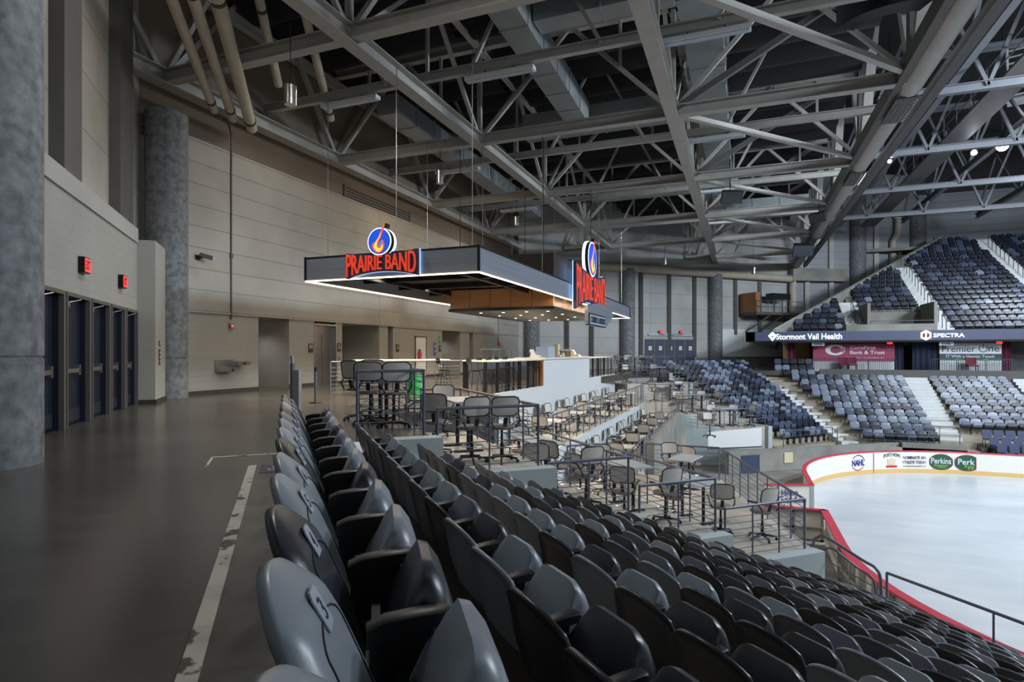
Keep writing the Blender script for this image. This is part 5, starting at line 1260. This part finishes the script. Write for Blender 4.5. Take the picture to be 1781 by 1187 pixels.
# ------------------------------------------------------------------ rink
RQ, RN, RF, RR = 2.6, 9.3, 36.4, 8.5
def arc(cx, cy, a0, a1, n, r=RR): return [(cx+r*math.cos(a0+(a1-a0)*i/n), cy+r*math.sin(a0+(a1-a0)*i/n)) for i in range(n+1)]
farp = [(RQ, 25.4)]+arc(RQ+RR, RF-RR, PI, PI/2, 22)+[(46, RF)]
nearp = [(RQ, 21.5)]+arc(RQ+RR, RN+RR, PI, 1.5*PI, 22)+[(30, RN)]
structure(MB().prism([(46, RN), (30, RN)]+nearp[-2::-1]+farp, ZI-.015, ZI+.015).build('floor_ice', 'ice'))
def ribbon(path, o0, o1, z0, z1, side):  # a strip following the path between offsets o0 and o1 (positive = out of the rink)
    o = MB(); P0, P1 = [], []
    for i, p in enumerate(path):
        a = Vector(path[max(i-1, 0)]); b = Vector(path[min(i+1, len(path)-1)]); d = (b-a).normalized(); n = Vector((-d.y, d.x))*side
        P0.append((p[0]+n.x*o0, p[1]+n.y*o0)); P1.append((p[0]+n.x*o1, p[1]+n.y*o1))
    rings = [[(a[0], a[1], z0), (b[0], b[1], z0), (b[0], b[1], z1), (a[0], a[1], z1)] for a, b in zip(P0, P1)]
    return o.loft(rings)
BZ = -3.8
tb = thing('rink_boards', 'far white rink boards with red cap, yellow kickplate and advertisements', 'rink boards', (6, 34, ZI))
ribbon(farp, 0, .1, ZI, BZ, 1).build('board_face', 'board', tb, smooth=True); ribbon(farp, -.02, .16, BZ, BZ+.05, 1).build('cap_rail', 'cap', tb, smooth=True); ribbon(farp, -.015, 0, ZI+.02, ZI+.22, 1).build('kickplate', 'kick', tb, smooth=True)
tn = thing('rink_boards', 'near curved rink boards with red cap and bare ribbed outer face', 'rink boards', (4, 14, ZI))
ribbon(nearp, 0, .07, ZI, BZ, -1).build('board_face', 'board', tn, smooth=True); ribbon(nearp, -.03, .2, BZ, BZ+.05, -1).build('cap_rail', 'cap', tn, smooth=True); ribbon(nearp, -.015, 0, ZI+.02, ZI+.22, -1).build('kickplate', 'kick', tn, smooth=True)
o = MB()
for i in range(1, len(nearp)-1):
    a = Vector(nearp[i-1]); b = Vector(nearp[i+1]); d = (b-a).normalized(); n = Vector((-d.y, d.x))*-1; p = Vector(nearp[i])
    o.prism([(p+n*.07-d*.03)[:], (p+n*.07+d*.03)[:], (p+n*.2+d*.03)[:], (p+n*.2-d*.03)[:]], ZI, BZ)
o.build('support_ribs', 'chrome', tn); ribbon(nearp, .16, .19, -4.35, -4.25, -1).build('support_rail', 'steel', tn)
# gates standing open
t = thing('rink_gate', 'open rink gate with white hotel advertisement and red cap', 'gate', (RQ, 25.4, ZI))
ga, gb = Vector((2.62, 25.4)), Vector((.85, 24.75)); gd = (ga-gb).normalized(); gn = Vector((gd.y, -gd.x))
MB().wall(gb[:], ga[:], ZI+.1, BZ, .06).build('gate_panel', 'board', t); MB().wall((gb+gn*.04)[:], (ga+gn*.04)[:], BZ, BZ+.05, .14).build('cap_rail', 'cap', t)
MB().wall((ga-gd*.16+gn*.012)[:], (ga+gn*.012)[:], ZI+.1, BZ, .08).build('end_post', 'chrome', t)
gc = gb+gd*.95
write('Hilton', (gc.x+gn.x*.012, gc.y+gn.y*.012, -4.06), gd, .62, .24, 'ink_blue', t, .006, .006, 'advert_lettering'); write('Garden', (gc.x+gd.x*.08+gn.x*.012, gc.y+gd.y*.08+gn.y*.012, -4.33), gd, 1.1, .26, 'ink_blue', t, .006, .006, 'advert_lettering'); write('Inn', (gc.x+gd.x*-.05+gn.x*.012, gc.y+gn.y*.012, -4.6), gd, .36, .18, 'ink_blue', t, .006, .004, 'advert_lettering')
F = face((gc.x-gd.x*.62+gn.x*.01, gc.y-gd.y*.62+gn.y*.01, -4.12), gd); MB().merge(MB().prism([(-.15, -.18), (.15, -.18), (.15, .1), (0, .2), (-.15, .1)], 0, .006), F).build('advert_emblem', 'ink_red', t); MB().merge(text_mb('R', .12, .18, .004, .004), F @ Matrix.Translation((0, 0, .006))).build('emblem_letter', 'white', t)
t = thing('rink_gate', 'open rink gate showing its grey metal frame and red cap', 'gate', (RQ, 21.5, ZI))
MB().box(.7, 2.5, 21.44, 21.5, ZI+.1, BZ).build('gate_panel', 'board', t); MB().box(.7, 2.55, 21.36, 21.54, BZ, BZ+.05).build('cap_rail', 'cap', t)
o = MB()
for x in (.7, 1.55, 2.4): o.box(x, x+.08, 21.36, 21.44, ZI+.1, BZ)
for z in (ZI+.1, -4.42, BZ-.1): o.box(.7, 2.48, 21.36, 21.44, z, z+.07)
o.build('metal_frame', 'chrome', t)
for z in (-4.6, -4.05): MB().box(2.48, 2.6, 21.38, 21.48, z, z+.12).build('hinge', 'black', t)
# advertisements on the far boards
def on_far(q):
    dq = RQ+RR-q; p = RF if dq <= 0 else RF-RR+math.sqrt(RR*RR-dq*dq)
    tx = (1, 0) if dq <= 0 else ((p-(RF-RR))/RR, dq/RR)
    return Vector((q+tx[1]*.02, p-tx[0]*.02)), tx
def advert(body, q, z, w, h, m, nm='advert_lettering', bold=.0):
    c, tx = on_far(q); return write(body, (c.x, c.y, z), tx, w, h, m, tb, .006, bold, nm)
advert('NAHL', 5.55, -4.28, .85, .32, 'ink_blue', bold=.03)
c, tx = on_far(5.55); F = face((c.x, c.y, -4.28), tx)
for s, mm in ((1, 'ink_blue'), (-1, 'ink_red')):
    o = MB()
    for i in range(12):
        a0 = (.15 if s > 0 else PI+.15)+2.4*i/12; a1 = a0+.2; o.prism([(.42*math.cos(a0), .36*math.sin(a0)), (.42*math.cos(a1), .36*math.sin(a1)), (.46*math.cos(a1), .4*math.sin(a1)), (.46*math.cos(a0), .4*math.sin(a0))], 0, .004)
    MB().merge(o, F).build('advert_swoosh', mm, tb)
c, tx = on_far(6.35); MB().merge(MB().prism([(-.02, -.52), (.02, -.52), (.02, .52), (-.02, .52)], 0, .006), face((c.x, c.y, -4.34), tx)).build('red_line', 'cap', tb)
c, tx = on_far(7.25); F = face((c.x, c.y, -4.26), tx); o = MB()
MB().merge(MB().prism([(-.2, -.2), (.2, -.2), (.24, .12), (.12, .05), (0, .2), (-.12, .05), (-.24, .12)], 0, .004), F).build('advert_crest', 'beige', tb); MB().merge(MB().prism([(-.3, -.34), (.3, -.34), (.3, -.24), (-.3, -.24)], 0, .005), F).build('advert_banner', 'ink_red', tb)
MB().merge(text_mb('SPORTS MOMS', .95, .2, .005, .0, lambda X, Y: (X, Y*.9-3.0*X*X*.6)), F @ Matrix.Translation((0, .32, 0))).build('advert_lettering', 'ink', tb)
advert('NOMINATE AN', 8.35, -4.1, 1.15, .16, 'ink', bold=.01); advert('ATHLETE TODAY', 8.35, -4.34, 1.25, .16, 'ink', bold=.01); advert('SPORTSMOMSCOUNTRY.COM', 8.35, -4.55, 1.25, .07, 'ink')
for q, cut in ((9.6, False), (10.75, True)):
    c, tx = on_far(q); F = face((c.x, c.y, -4.3), tx); el = circle(.55, 36, 0, 0, 1, .72)
    if cut: el = [(min(x, .38), y) for x, y in el]
    MB().merge(MB().prism([(x*1.05, y*1.06) for x, y in el], 0, .003), F).build('advert_rim', 'ink_red', tb); MB().merge(MB().prism(el, .003, .006), F).build('advert_oval', 'ink_green', tb)
    MB().merge(text_mb('Perk' if cut else 'Perkins', .72 if cut else .92, .3, .004, .012), F @ Matrix.Translation((-.03 if cut else 0, .06, .006))).build('advert_lettering', 'white', tb)
    MB().merge(text_mb('Rest' if cut else 'Restaurant', .4 if cut else .6, .1, .004, .006), F @ Matrix.Translation((.1 if cut else 0, -.17, .006))).build('advert_lettering', 'ink_lime', tb)
    MB().merge(text_mb('& B' if cut else '& Bakery', .25 if cut else .4, .08, .004, .006), F @ Matrix.Translation((.15 if cut else .05, -.28, .006))).build('advert_lettering', 'ink_lime', tb)
# panels on the far concrete wall
def wall_panel(x0, x1, z0, z1, m, lb, nm):
    a, b = Vector((-.6, 32.1)), Vector((8.4, 39.0)); d = (b-a).normalized(); n = Vector((d.y, -d.x)); L = (b-a).length
    o = MB().wall((a+d*x0+n*.01)[:], (a+d*x1+n*.01)[:], z0, z1, -.03); q = a+d*x0; o_ = o.build(nm, m, loc=(q.x, q.y, z0)); tag(o_, lb, 'panel')
wall_panel(.75, 1.85, -4.88, -3.98, 'navy', 'blue-grey panel leaning on the concrete wall behind the rink', 'leaning_board'); wall_panel(3.4, 3.95, -4.5, -3.95, 'beige', 'small cream panel on the concrete wall behind the rink', 'hatch_cover')
t = thing('white_screen_board', 'white angled board at the foot of the far corner block', 'board', (-1.0, 33.0, -3.2)); MB().hexa([(-1.6, 31.9, -3.6), (1.0, 33.7, -3.6), (.95, 33.75, -3.6), (-1.65, 31.95, -3.6), (-1.6, 31.9, -2.75), (1.0, 33.7, -2.62), (.95, 33.75, -2.62), (-1.65, 31.95, -2.75)]).build('board_panel', 'white', t); MB().bar((-1.62, 31.9, -3.62), (1.0, 33.7, -3.62), .08, .05).build('bottom_rail', 'ink', t)
# ------------------------------------------------------------------ upper stand and the concourse under it
for j in range(20):
    p = UP0+UTR*j; z = UZ0+URI*j; a = max(ucut(p), 2.2)
    if j < 4:
        structure(MB().prism([(a, p), (8.5, p), (8.5, p+UTR), (ucut(p+UTR) if p > 48.5 else a, p+UTR)], z-.5, z).build('floor_upper', 'bare')); structure(MB().box(12.5, 42, p, p+UTR, z-.5, z).build('floor_upper', 'bare'))
    else:
        structure(MB().prism([(a, p), (42, p), (42, p+UTR), (ucut(p+UTR), p+UTR)], z-.5, z).build('floor_upper', 'bare'))
structure(MB().box(10, 45, UP0+UTR*20, 69, 11.1, 11.4).build('floor_upper', 'bare'))
structure(MB().box(8.5, 12.5, UP0+UTR*4-.1, UP0+UTR*4+.1, 1.9, UZ0+URI*4).build('wall_entry_opening', 'bare')); structure(MB().box(8.5, 12.5, UP0, UP0+UTR*4, 2.1, 2.4).build('floor_entry', 'bare'))
for q in (8.5, 12.5): structure(MB().box(q-.1, q+.1, UP0, UP0+UTR*4, 2.2, UZ0+URI*4+.5).build('wall_entry_opening', 'bare'))
railing([(8.6, UP0, 3.1), (12.4, UP0, 3.1)], 'railing across the front of the concrete entry opening in the upper stand', h=.5, rods=2, name='entry_railing', gap=1.2)
structure(MB().hexa([(2.2, 48.3, 2.1), (2.4, 48.3, 2.1), (17.4, 65.5, 10.7), (17.2, 65.5, 10.7), (2.2, 48.3, 3.1), (2.4, 48.3, 3.1), (17.4, 65.5, 12.2), (17.2, 65.5, 12.2)]).build('wall_stringer', 'bare'))
for q0, q1 in ((7.25, 8.5), (12.5, 13.7), (19.75, 21.0)):
    o = MB()
    for j in range(40):
        p = UP0+UTR*j/2; z = UZ0+URI*(j+1)/2+.02
        if ucut(p) > q0-.2: break
        o.box(q0, q1, p, p+UTR/2, z-.3, z)
    structure(o.build('floor_aisle', 'aisle'))
def handrail(q, j, lb, g):
    p = UP0+UTR*j; z = UZ0+URI*j; o = MB().tube([(q, p, z), (q, p, z+.95), (q, p+.12, z+1.08), (q, p+.75, z+1.45), (q, p+.86, z+1.4), (q, p+.86, z+URI)], .028, 6)
    tag(o.build('aisle_handrail', 'steel_dark', smooth=True, loc=(q, p, z)), lb, 'handrail', g)
for q, js, nm in ((7.9, range(0, 4), 'short white stairs by the cut end'), (13.1, range(0, 15, 2), 'middle white stairs of the upper stand'), (20.4, range(9, 19, 2), 'last white stairs of the upper stand')):
    for n, j in enumerate(js): handrail(q, j, 'dark loop handrail on the %s, %s from below' % (nm, ordn(n+1)), 'stair handrails')
# led ribbon fascia
RP = 47.6
structure(MB().box(.3, 45, RP+.1, RP+.7, 2.2, 2.9).build('trim_fascia', 'bare'))
structure(MB().hexa([(.2, 47.7, 2.2), (2.0, 47.7, 2.2), (3.2, 58, 2.2), (3.0, 58, 1.6), (.2, 47.7, 2.9), (2.0, 47.7, 2.9), (3.2, 58, 2.9), (3.0, 58, 2.9)]).build('trim_slab_end', 'bare'))
t = thing('ribbon_board', 'long dark blue ribbon display along the front of the upper stand', 'display', (20, RP, 2.5))
MB().box(.95, 45, RP, RP+.1, 2.22, 2.88).build('display_face', 'ribbon', t)
write('Stormont Vail Health', (4.55, RP-.01, 2.53), (1, 0), 4.3, .42, 'white_lit', t, .01, .015)
F = face((2.15, RP-.01, 2.55), (1, 0)); o = MB().prism([(0, .36), (.3, .05), (0, -.36), (-.3, .05)], 0, .01); MB().merge(o, F).build('emblem', 'white_lit', t); MB().merge(MB().prism([(0, .02), (.14, .12), (.0, -.1), (-.14, .12)], .01, .012), F).build('emblem_check', 'ink', t)
write('SPECTRA', (13.05, RP-.01, 2.53), (1, 0), 1.75, .27, 'white_lit', t, .01, .02)
F = face((11.75, RP-.01, 2.54), (1, 0)); MB().merge(MB().prism([(.36*math.cos(PI/6+PI*i/3), .36*math.sin(PI/6+PI*i/3)) for i in range(6)], 0, .01), F).build('emblem', 'white_lit', t)
for sx in (-1, 1): MB().merge(MB().prism([(.05*sx, .18), (.05*sx, -.18), (.2*sx, -.1), (.2*sx, .1)], .01, .012), F).build('emblem_mark', 'exit_letter', t)
structure(MB().box(7.0, 12.4, RP+.2, RP+.5, 2.9, 3.35).build('wall_parapet', 'bare'))
# concourse back wall, curtains and banners
structure(MB().box(3.2, 45, 53, 53.3, 0, 2.1).build('wall_concourse', 'tan')); structure(MB().box(3.2, 45, 48, 66, 2.1, 2.25).build('ceiling_concourse', 'bare'))
def curtain(q0, q1, p, m, lb, z0=0.0, z1=2.2):
    o = MB(); n = max(8, int((q1-q0)*14)); pts = [(q0+(q1-q0)*i/n, p+.06*math.sin(i*1.35)) for i in range(n+1)]
    for a, b in zip(pts, pts[1:]): o.wall(a, b, z0, z1, .02)
    tag(o.build('curtain', m, loc=((q0+q1)/2, p, z0)), lb, 'curtain', 'concourse curtains')
def qx(x, p):
    k = (x-890.5)/1018; return p*(k*math.cos(YAW)-math.sin(YAW))/(k*math.sin(YAW)+math.cos(YAW))
curtain(qx(1370, 49.4), qx(1382, 49.4), 49.4, 'maroon_dk', 'maroon curtain at the near end of the opposite concourse'); curtain(qx(1408, 49.6), qx(1414, 49.6), 49.6, 'maroon_dk', 'narrow maroon curtain edge by the maroon banner')
curtain(qx(1557, 49.2), qx(1571, 49.2), 49.2, 'navy_curtain', 'narrow navy curtain just past the maroon banner'); curtain(qx(1587, 49.2), qx(1632, 49.2), 49.2, 'navy_curtain', 'wide navy curtain before the white banner'); curtain(qx(1743, 49.2), qx(1757, 49.2), 49.2, 'maroon_dk', 'maroon curtain just past the white banner')
structure(MB().box(qx(1757, 51), 40, 51, 51.2, 0, 2.2).build('wall_grey_partition', 'steel_dark'))
BPp = 49.0
t = thing('banner', 'maroon bank banner with white lettering on the opposite concourse', 'banner', (qx(1485, BPp), BPp, .2)); a, b = qx(1414, BPp), qx(1556, BPp); w = b-a; c = (a+b)/2
MB().box(a, b, BPp, BPp+.05, .7, 2.0).build('banner_cloth', 'maroon', t); MB().box(a, b, BPp, BPp+.05, 2.0, 2.2).build('header_strip', 'maroon_dk', t); MB().box(a, b, BPp+.01, BPp+.05, 0, .7).build('lower_panel', 'white', t)
write('CoreFirst', (c+w*.12, BPp-.005, 1.72), (1, 0), w*.31, .26, 'white', t, .006, .015); write('Bank & Trust', (c+w*.175, BPp-.005, 1.37), (1, 0), w*.42, .26, 'white', t, .006, .015); write('Member FDIC - CoreFirstBank.com', (c+w*.15, BPp-.005, .98), (1, 0), w*.45, .08, 'white', t, .005)
F = face((c-w*.22, BPp-.005, 1.55), (1, 0)); o = MB(); N = 40; E = circle(1, N, 0, 0, .65, .4); I = circle(1, N, .04, 0, .36, .26)
for i in range(N):
    if i in (0, 1, N-1, N-2): continue
    o.prism([E[i], E[(i+1) % N], I[(i+1) % N], I[i]], 0, .006)
o.prism([(.38, .06), (.64, .06), (.64, .16), (.4, .16)], 0, .006); o.prism([(.38, -.16), (.64, -.16), (.64, -.06), (.38, -.06)], 0, .006)
MB().merge(o, F).build('emblem', 'white', t)
t = thing('banner', 'white and green technology banner with dark lettering on the opposite concourse', 'banner', (qx(1688, BPp), BPp, .2)); a, b = qx(1634, BPp), qx(1742, BPp); w = b-a; c = (a+b)/2
MB().box(a, b, BPp, BPp+.05, 1.27, 2.0).build('banner_cloth', 'white', t); MB().box(a, b, BPp, BPp+.05, .93, 1.27).build('motto_strip', 'navy', t); MB().box(a, b, BPp, BPp+.05, .8, .93).build('green_strip', 'green', t); MB().box(a, b, BPp, BPp+.05, 2.12, 2.2).build('green_strip', 'green', t); MB().box(a, b, BPp, BPp+.05, 2.0, 2.12).build('header_strip', 'navy', t); MB().box(a, b, BPp+.01, BPp+.05, 0, .8).build('lower_panel', 'white', t)
write('Premier', (c-w*.185, BPp-.005, 1.62), (1, 0), w*.54, .44, 'ink', t, .006); write('ne', (c+w*.38, BPp-.005, 1.57), (1, 0), w*.17, .3, 'ink', t, .006); write('IT With a Human Touch', (c, BPp-.005, 1.1), (1, 0), w*.78, .18, 'white', t, .006, .006)
F = face((c+w*.21, BPp-.005, 1.62), (1, 0)); o = MB()
for i in range(24):
    a0 = PI/2+.45+(2*PI-.9)*i/24; a1 = PI/2+.45+(2*PI-.9)*(i+1)/24; o.prism([(.25*math.cos(a0), .25*math.sin(a0)), (.25*math.cos(a1), .25*math.sin(a1)), (.2*math.cos(a1), .2*math.sin(a1)), (.2*math.cos(a0), .2*math.sin(a0))], 0, .006)
o.prism([(-.025, .02), (.025, .02), (.025, .32), (-.025, .32)], 0, .006); MB().merge(o, F).build('power_symbol', 'ink_green', t)
for x, tx, lb in ((1423, '105', 'small section number plate above the maroon banner'), (1646, '106', 'small section number plate above the white banner')):
    q = qx(x, 48.3); t = thing('section_plate', lb, 'sign', (q, 48.3, 1.98)); MB().box(q-.42, q+.42, 48.28, 48.32, 1.84, 2.1).build('plate', 'plate', t); write(tx, (q, 48.27, 1.97), (1, 0), .5, .18, 'ink', t, .005, .02)
for x, lb in ((1547, 'red exit sign above the end of the maroon banner'), (1737, 'red exit sign above the end of the white banner')): exit_sign((qx(x, 48.3), 48.25, 2.05), (0, -1), lb, .36, .22)
# crowd barriers and maroon chairs in front of the banners
def barrier(q0, q1, lb):
    t = thing('crowd_barrier', lb, 'barrier', ((q0+q1)/2, 48.4, 0), 0, 'crowd barriers'); p = 48.4
    MB().tube([(q0, p, 0), (q0, p, .8), (q0+.1, p, .9), (q1-.1, p, .9), (q1, p, .8), (q1, p, 0)], .025, 6).build('frame', 'navy', t); o = MB(); n = int((q1-q0)/.13)
    for i in range(1, n): x = q0+(q1-q0)*i/n; o.bar((x, p, .12), (x, p, .88), .025, .025)
    o.build('bars', 'navy', t)
for i in range(3): barrier(qx(1416, 48.4)+i*1.75, qx(1416, 48.4)+i*1.75+1.7, 'barrier in front of the maroon banner, %s from the curtain' % ordn(i+1))
for i in range(3): barrier(qx(1618, 48.4)+i*1.6, qx(1618, 48.4)+i*1.6+1.5, 'barrier in front of the white banner, %s from the navy curtain' % ordn(i+1))
def mchair(x, lb):
    q = qx(x, 48.1); t = thing('padded_chair', lb, 'chair', (q, 48.1, 0), 0, 'maroon chairs'); MB().shell(lambda a, b: (q+a*.3, 48.2-.05*a*a+.1*b, .55+.45*b), 6, 4, .06).build('backrest', 'maroon_dk', t, smooth=True); MB().box(q-.3, q+.3, 47.75, 48.2, .42, .52).build('seat', 'maroon_dk', t)
    for dx in (-.26, .26):
        for dy in (47.8, 48.2): MB().box(q+dx-.02, q+dx+.02, dy-.02, dy+.02, 0, .42).build('leg', 'black', t)
mchair(1467, 'maroon padded chair before the maroon banner, nearer its curtain'); mchair(1482, 'maroon padded chair before the maroon banner, nearer the stairs'); mchair(1690, 'single maroon padded chair before the white banner')
# escalator-like stair seen behind, projector platform on the far wall
t = thing('back_staircase', 'steep steel staircase glimpsed between the navy curtains', 'stairs', (qx(1579, 51), 51, 0)); q = qx(1579, 51)
MB().bar((q-.3, 50.6, .1), (q+.4, 52.6, 2.0), .9, .15).build('flight', 'taupe', t); MB().bar((q-.45, 50.6, 1.0), (q+.25, 52.6, 2.1), .05, .05).build('handrail', 'black', t)
f0, f1 = at_x(A_, B_, 1283), at_x(A_, B_, 1360); pa, pb = along(A_, B_, f0, .3), along(A_, B_, f1, .3); u_ = Vector((pb[0]-pa[0], pb[1]-pa[1])).normalized(); nn = Vector((u_.y, -u_.x)); pa = Vector(pa); pb = Vector(pb)
t = thing('projector_platform', 'steel wall platform with railing carrying a black projector', 'platform', (pa.x, pa.y, 4.9)); ZPf = 5.0
MB().prism([pa[:], pb[:], (pb+nn*2)[:], (pa+nn*2)[:]], ZPf-.25, ZPf).build('deck', 'steel_dark', t)
for i in range(3):
    p0 = pa+(pb-pa)*(.25+.28*i); MB().bar((p0.x-.6*u_.x, p0.y-.6*u_.y, 3.3), (p0.x+nn.x*1.8+u_.x*.6, p0.y+nn.y*1.8+u_.y*.6, ZPf-.2), .12, .12).build('strut', 'steel_dark', t)
for z in (.5, 1.0):
    MB().tube([(pa.x+nn.x*2, pa.y+nn.y*2, ZPf+z), (pb.x+nn.x*2, pb.y+nn.y*2, ZPf+z)], .03, 6).build('rail', 'steel_dark', t)
for i in range(5):
    p0 = pa+nn*2+(pb-pa)*i/4; MB().bar((p0.x, p0.y, ZPf), (p0.x, p0.y, ZPf+1.0), .05, .05).build('rail_post', 'steel_dark', t)
t = thing('timber_screen', 'upright orange-brown timber panel on the end of the wall platform', 'panel', (pa.x, pa.y, ZPf)); MB().prism([pa[:], (pa+u_*.5)[:], (pa+u_*.5+nn*1.9)[:], (pa+nn*1.9)[:]], ZPf, ZPf+1.75).build('timber_panel', 'wood', t)
p0 = pa+(pb-pa)*.66+nn*1.0; t = thing('projector', 'black projector on a frame above the wall platform', 'projector', (p0.x, p0.y, ZPf)); MB().prism([(p0-u_*1.1-nn*.4)[:], (p0+u_*1.1-nn*.4)[:], (p0+u_*1.1+nn*.4)[:], (p0-u_*1.1+nn*.4)[:]], ZPf+1.25, ZPf+1.8).build('projector_body', 'black', t)
for s in (-.5, .5): MB().bar((p0.x+u_.x*s, p0.y+u_.y*s, ZPf), (p0.x+u_.x*s, p0.y+u_.y*s, ZPf+1.25), .12, .12).build('stand_leg', 'steel_dark', t)
# curved downpipe on the upper wall and faint door
f = at_x(B_, C_, 1553); c = along(B_, C_, f, .6); t = thing('downpipe', 'pale cranked downpipe in front of the upper side wall', 'pipe', (c[0], c[1], 6)); MB().tube([(c[0]-3.2, c[1]-1.4, 15.3), (c[0]-.3, c[1], 15.0), (c[0]+.1, c[1], 14.4), (c[0], c[1], 13.0), (c[0]-.4, c[1], 12.3), (c[0]-.4, c[1], 6.0)], .3, 12).build('pipe_body', 'pipe', t, smooth=True)
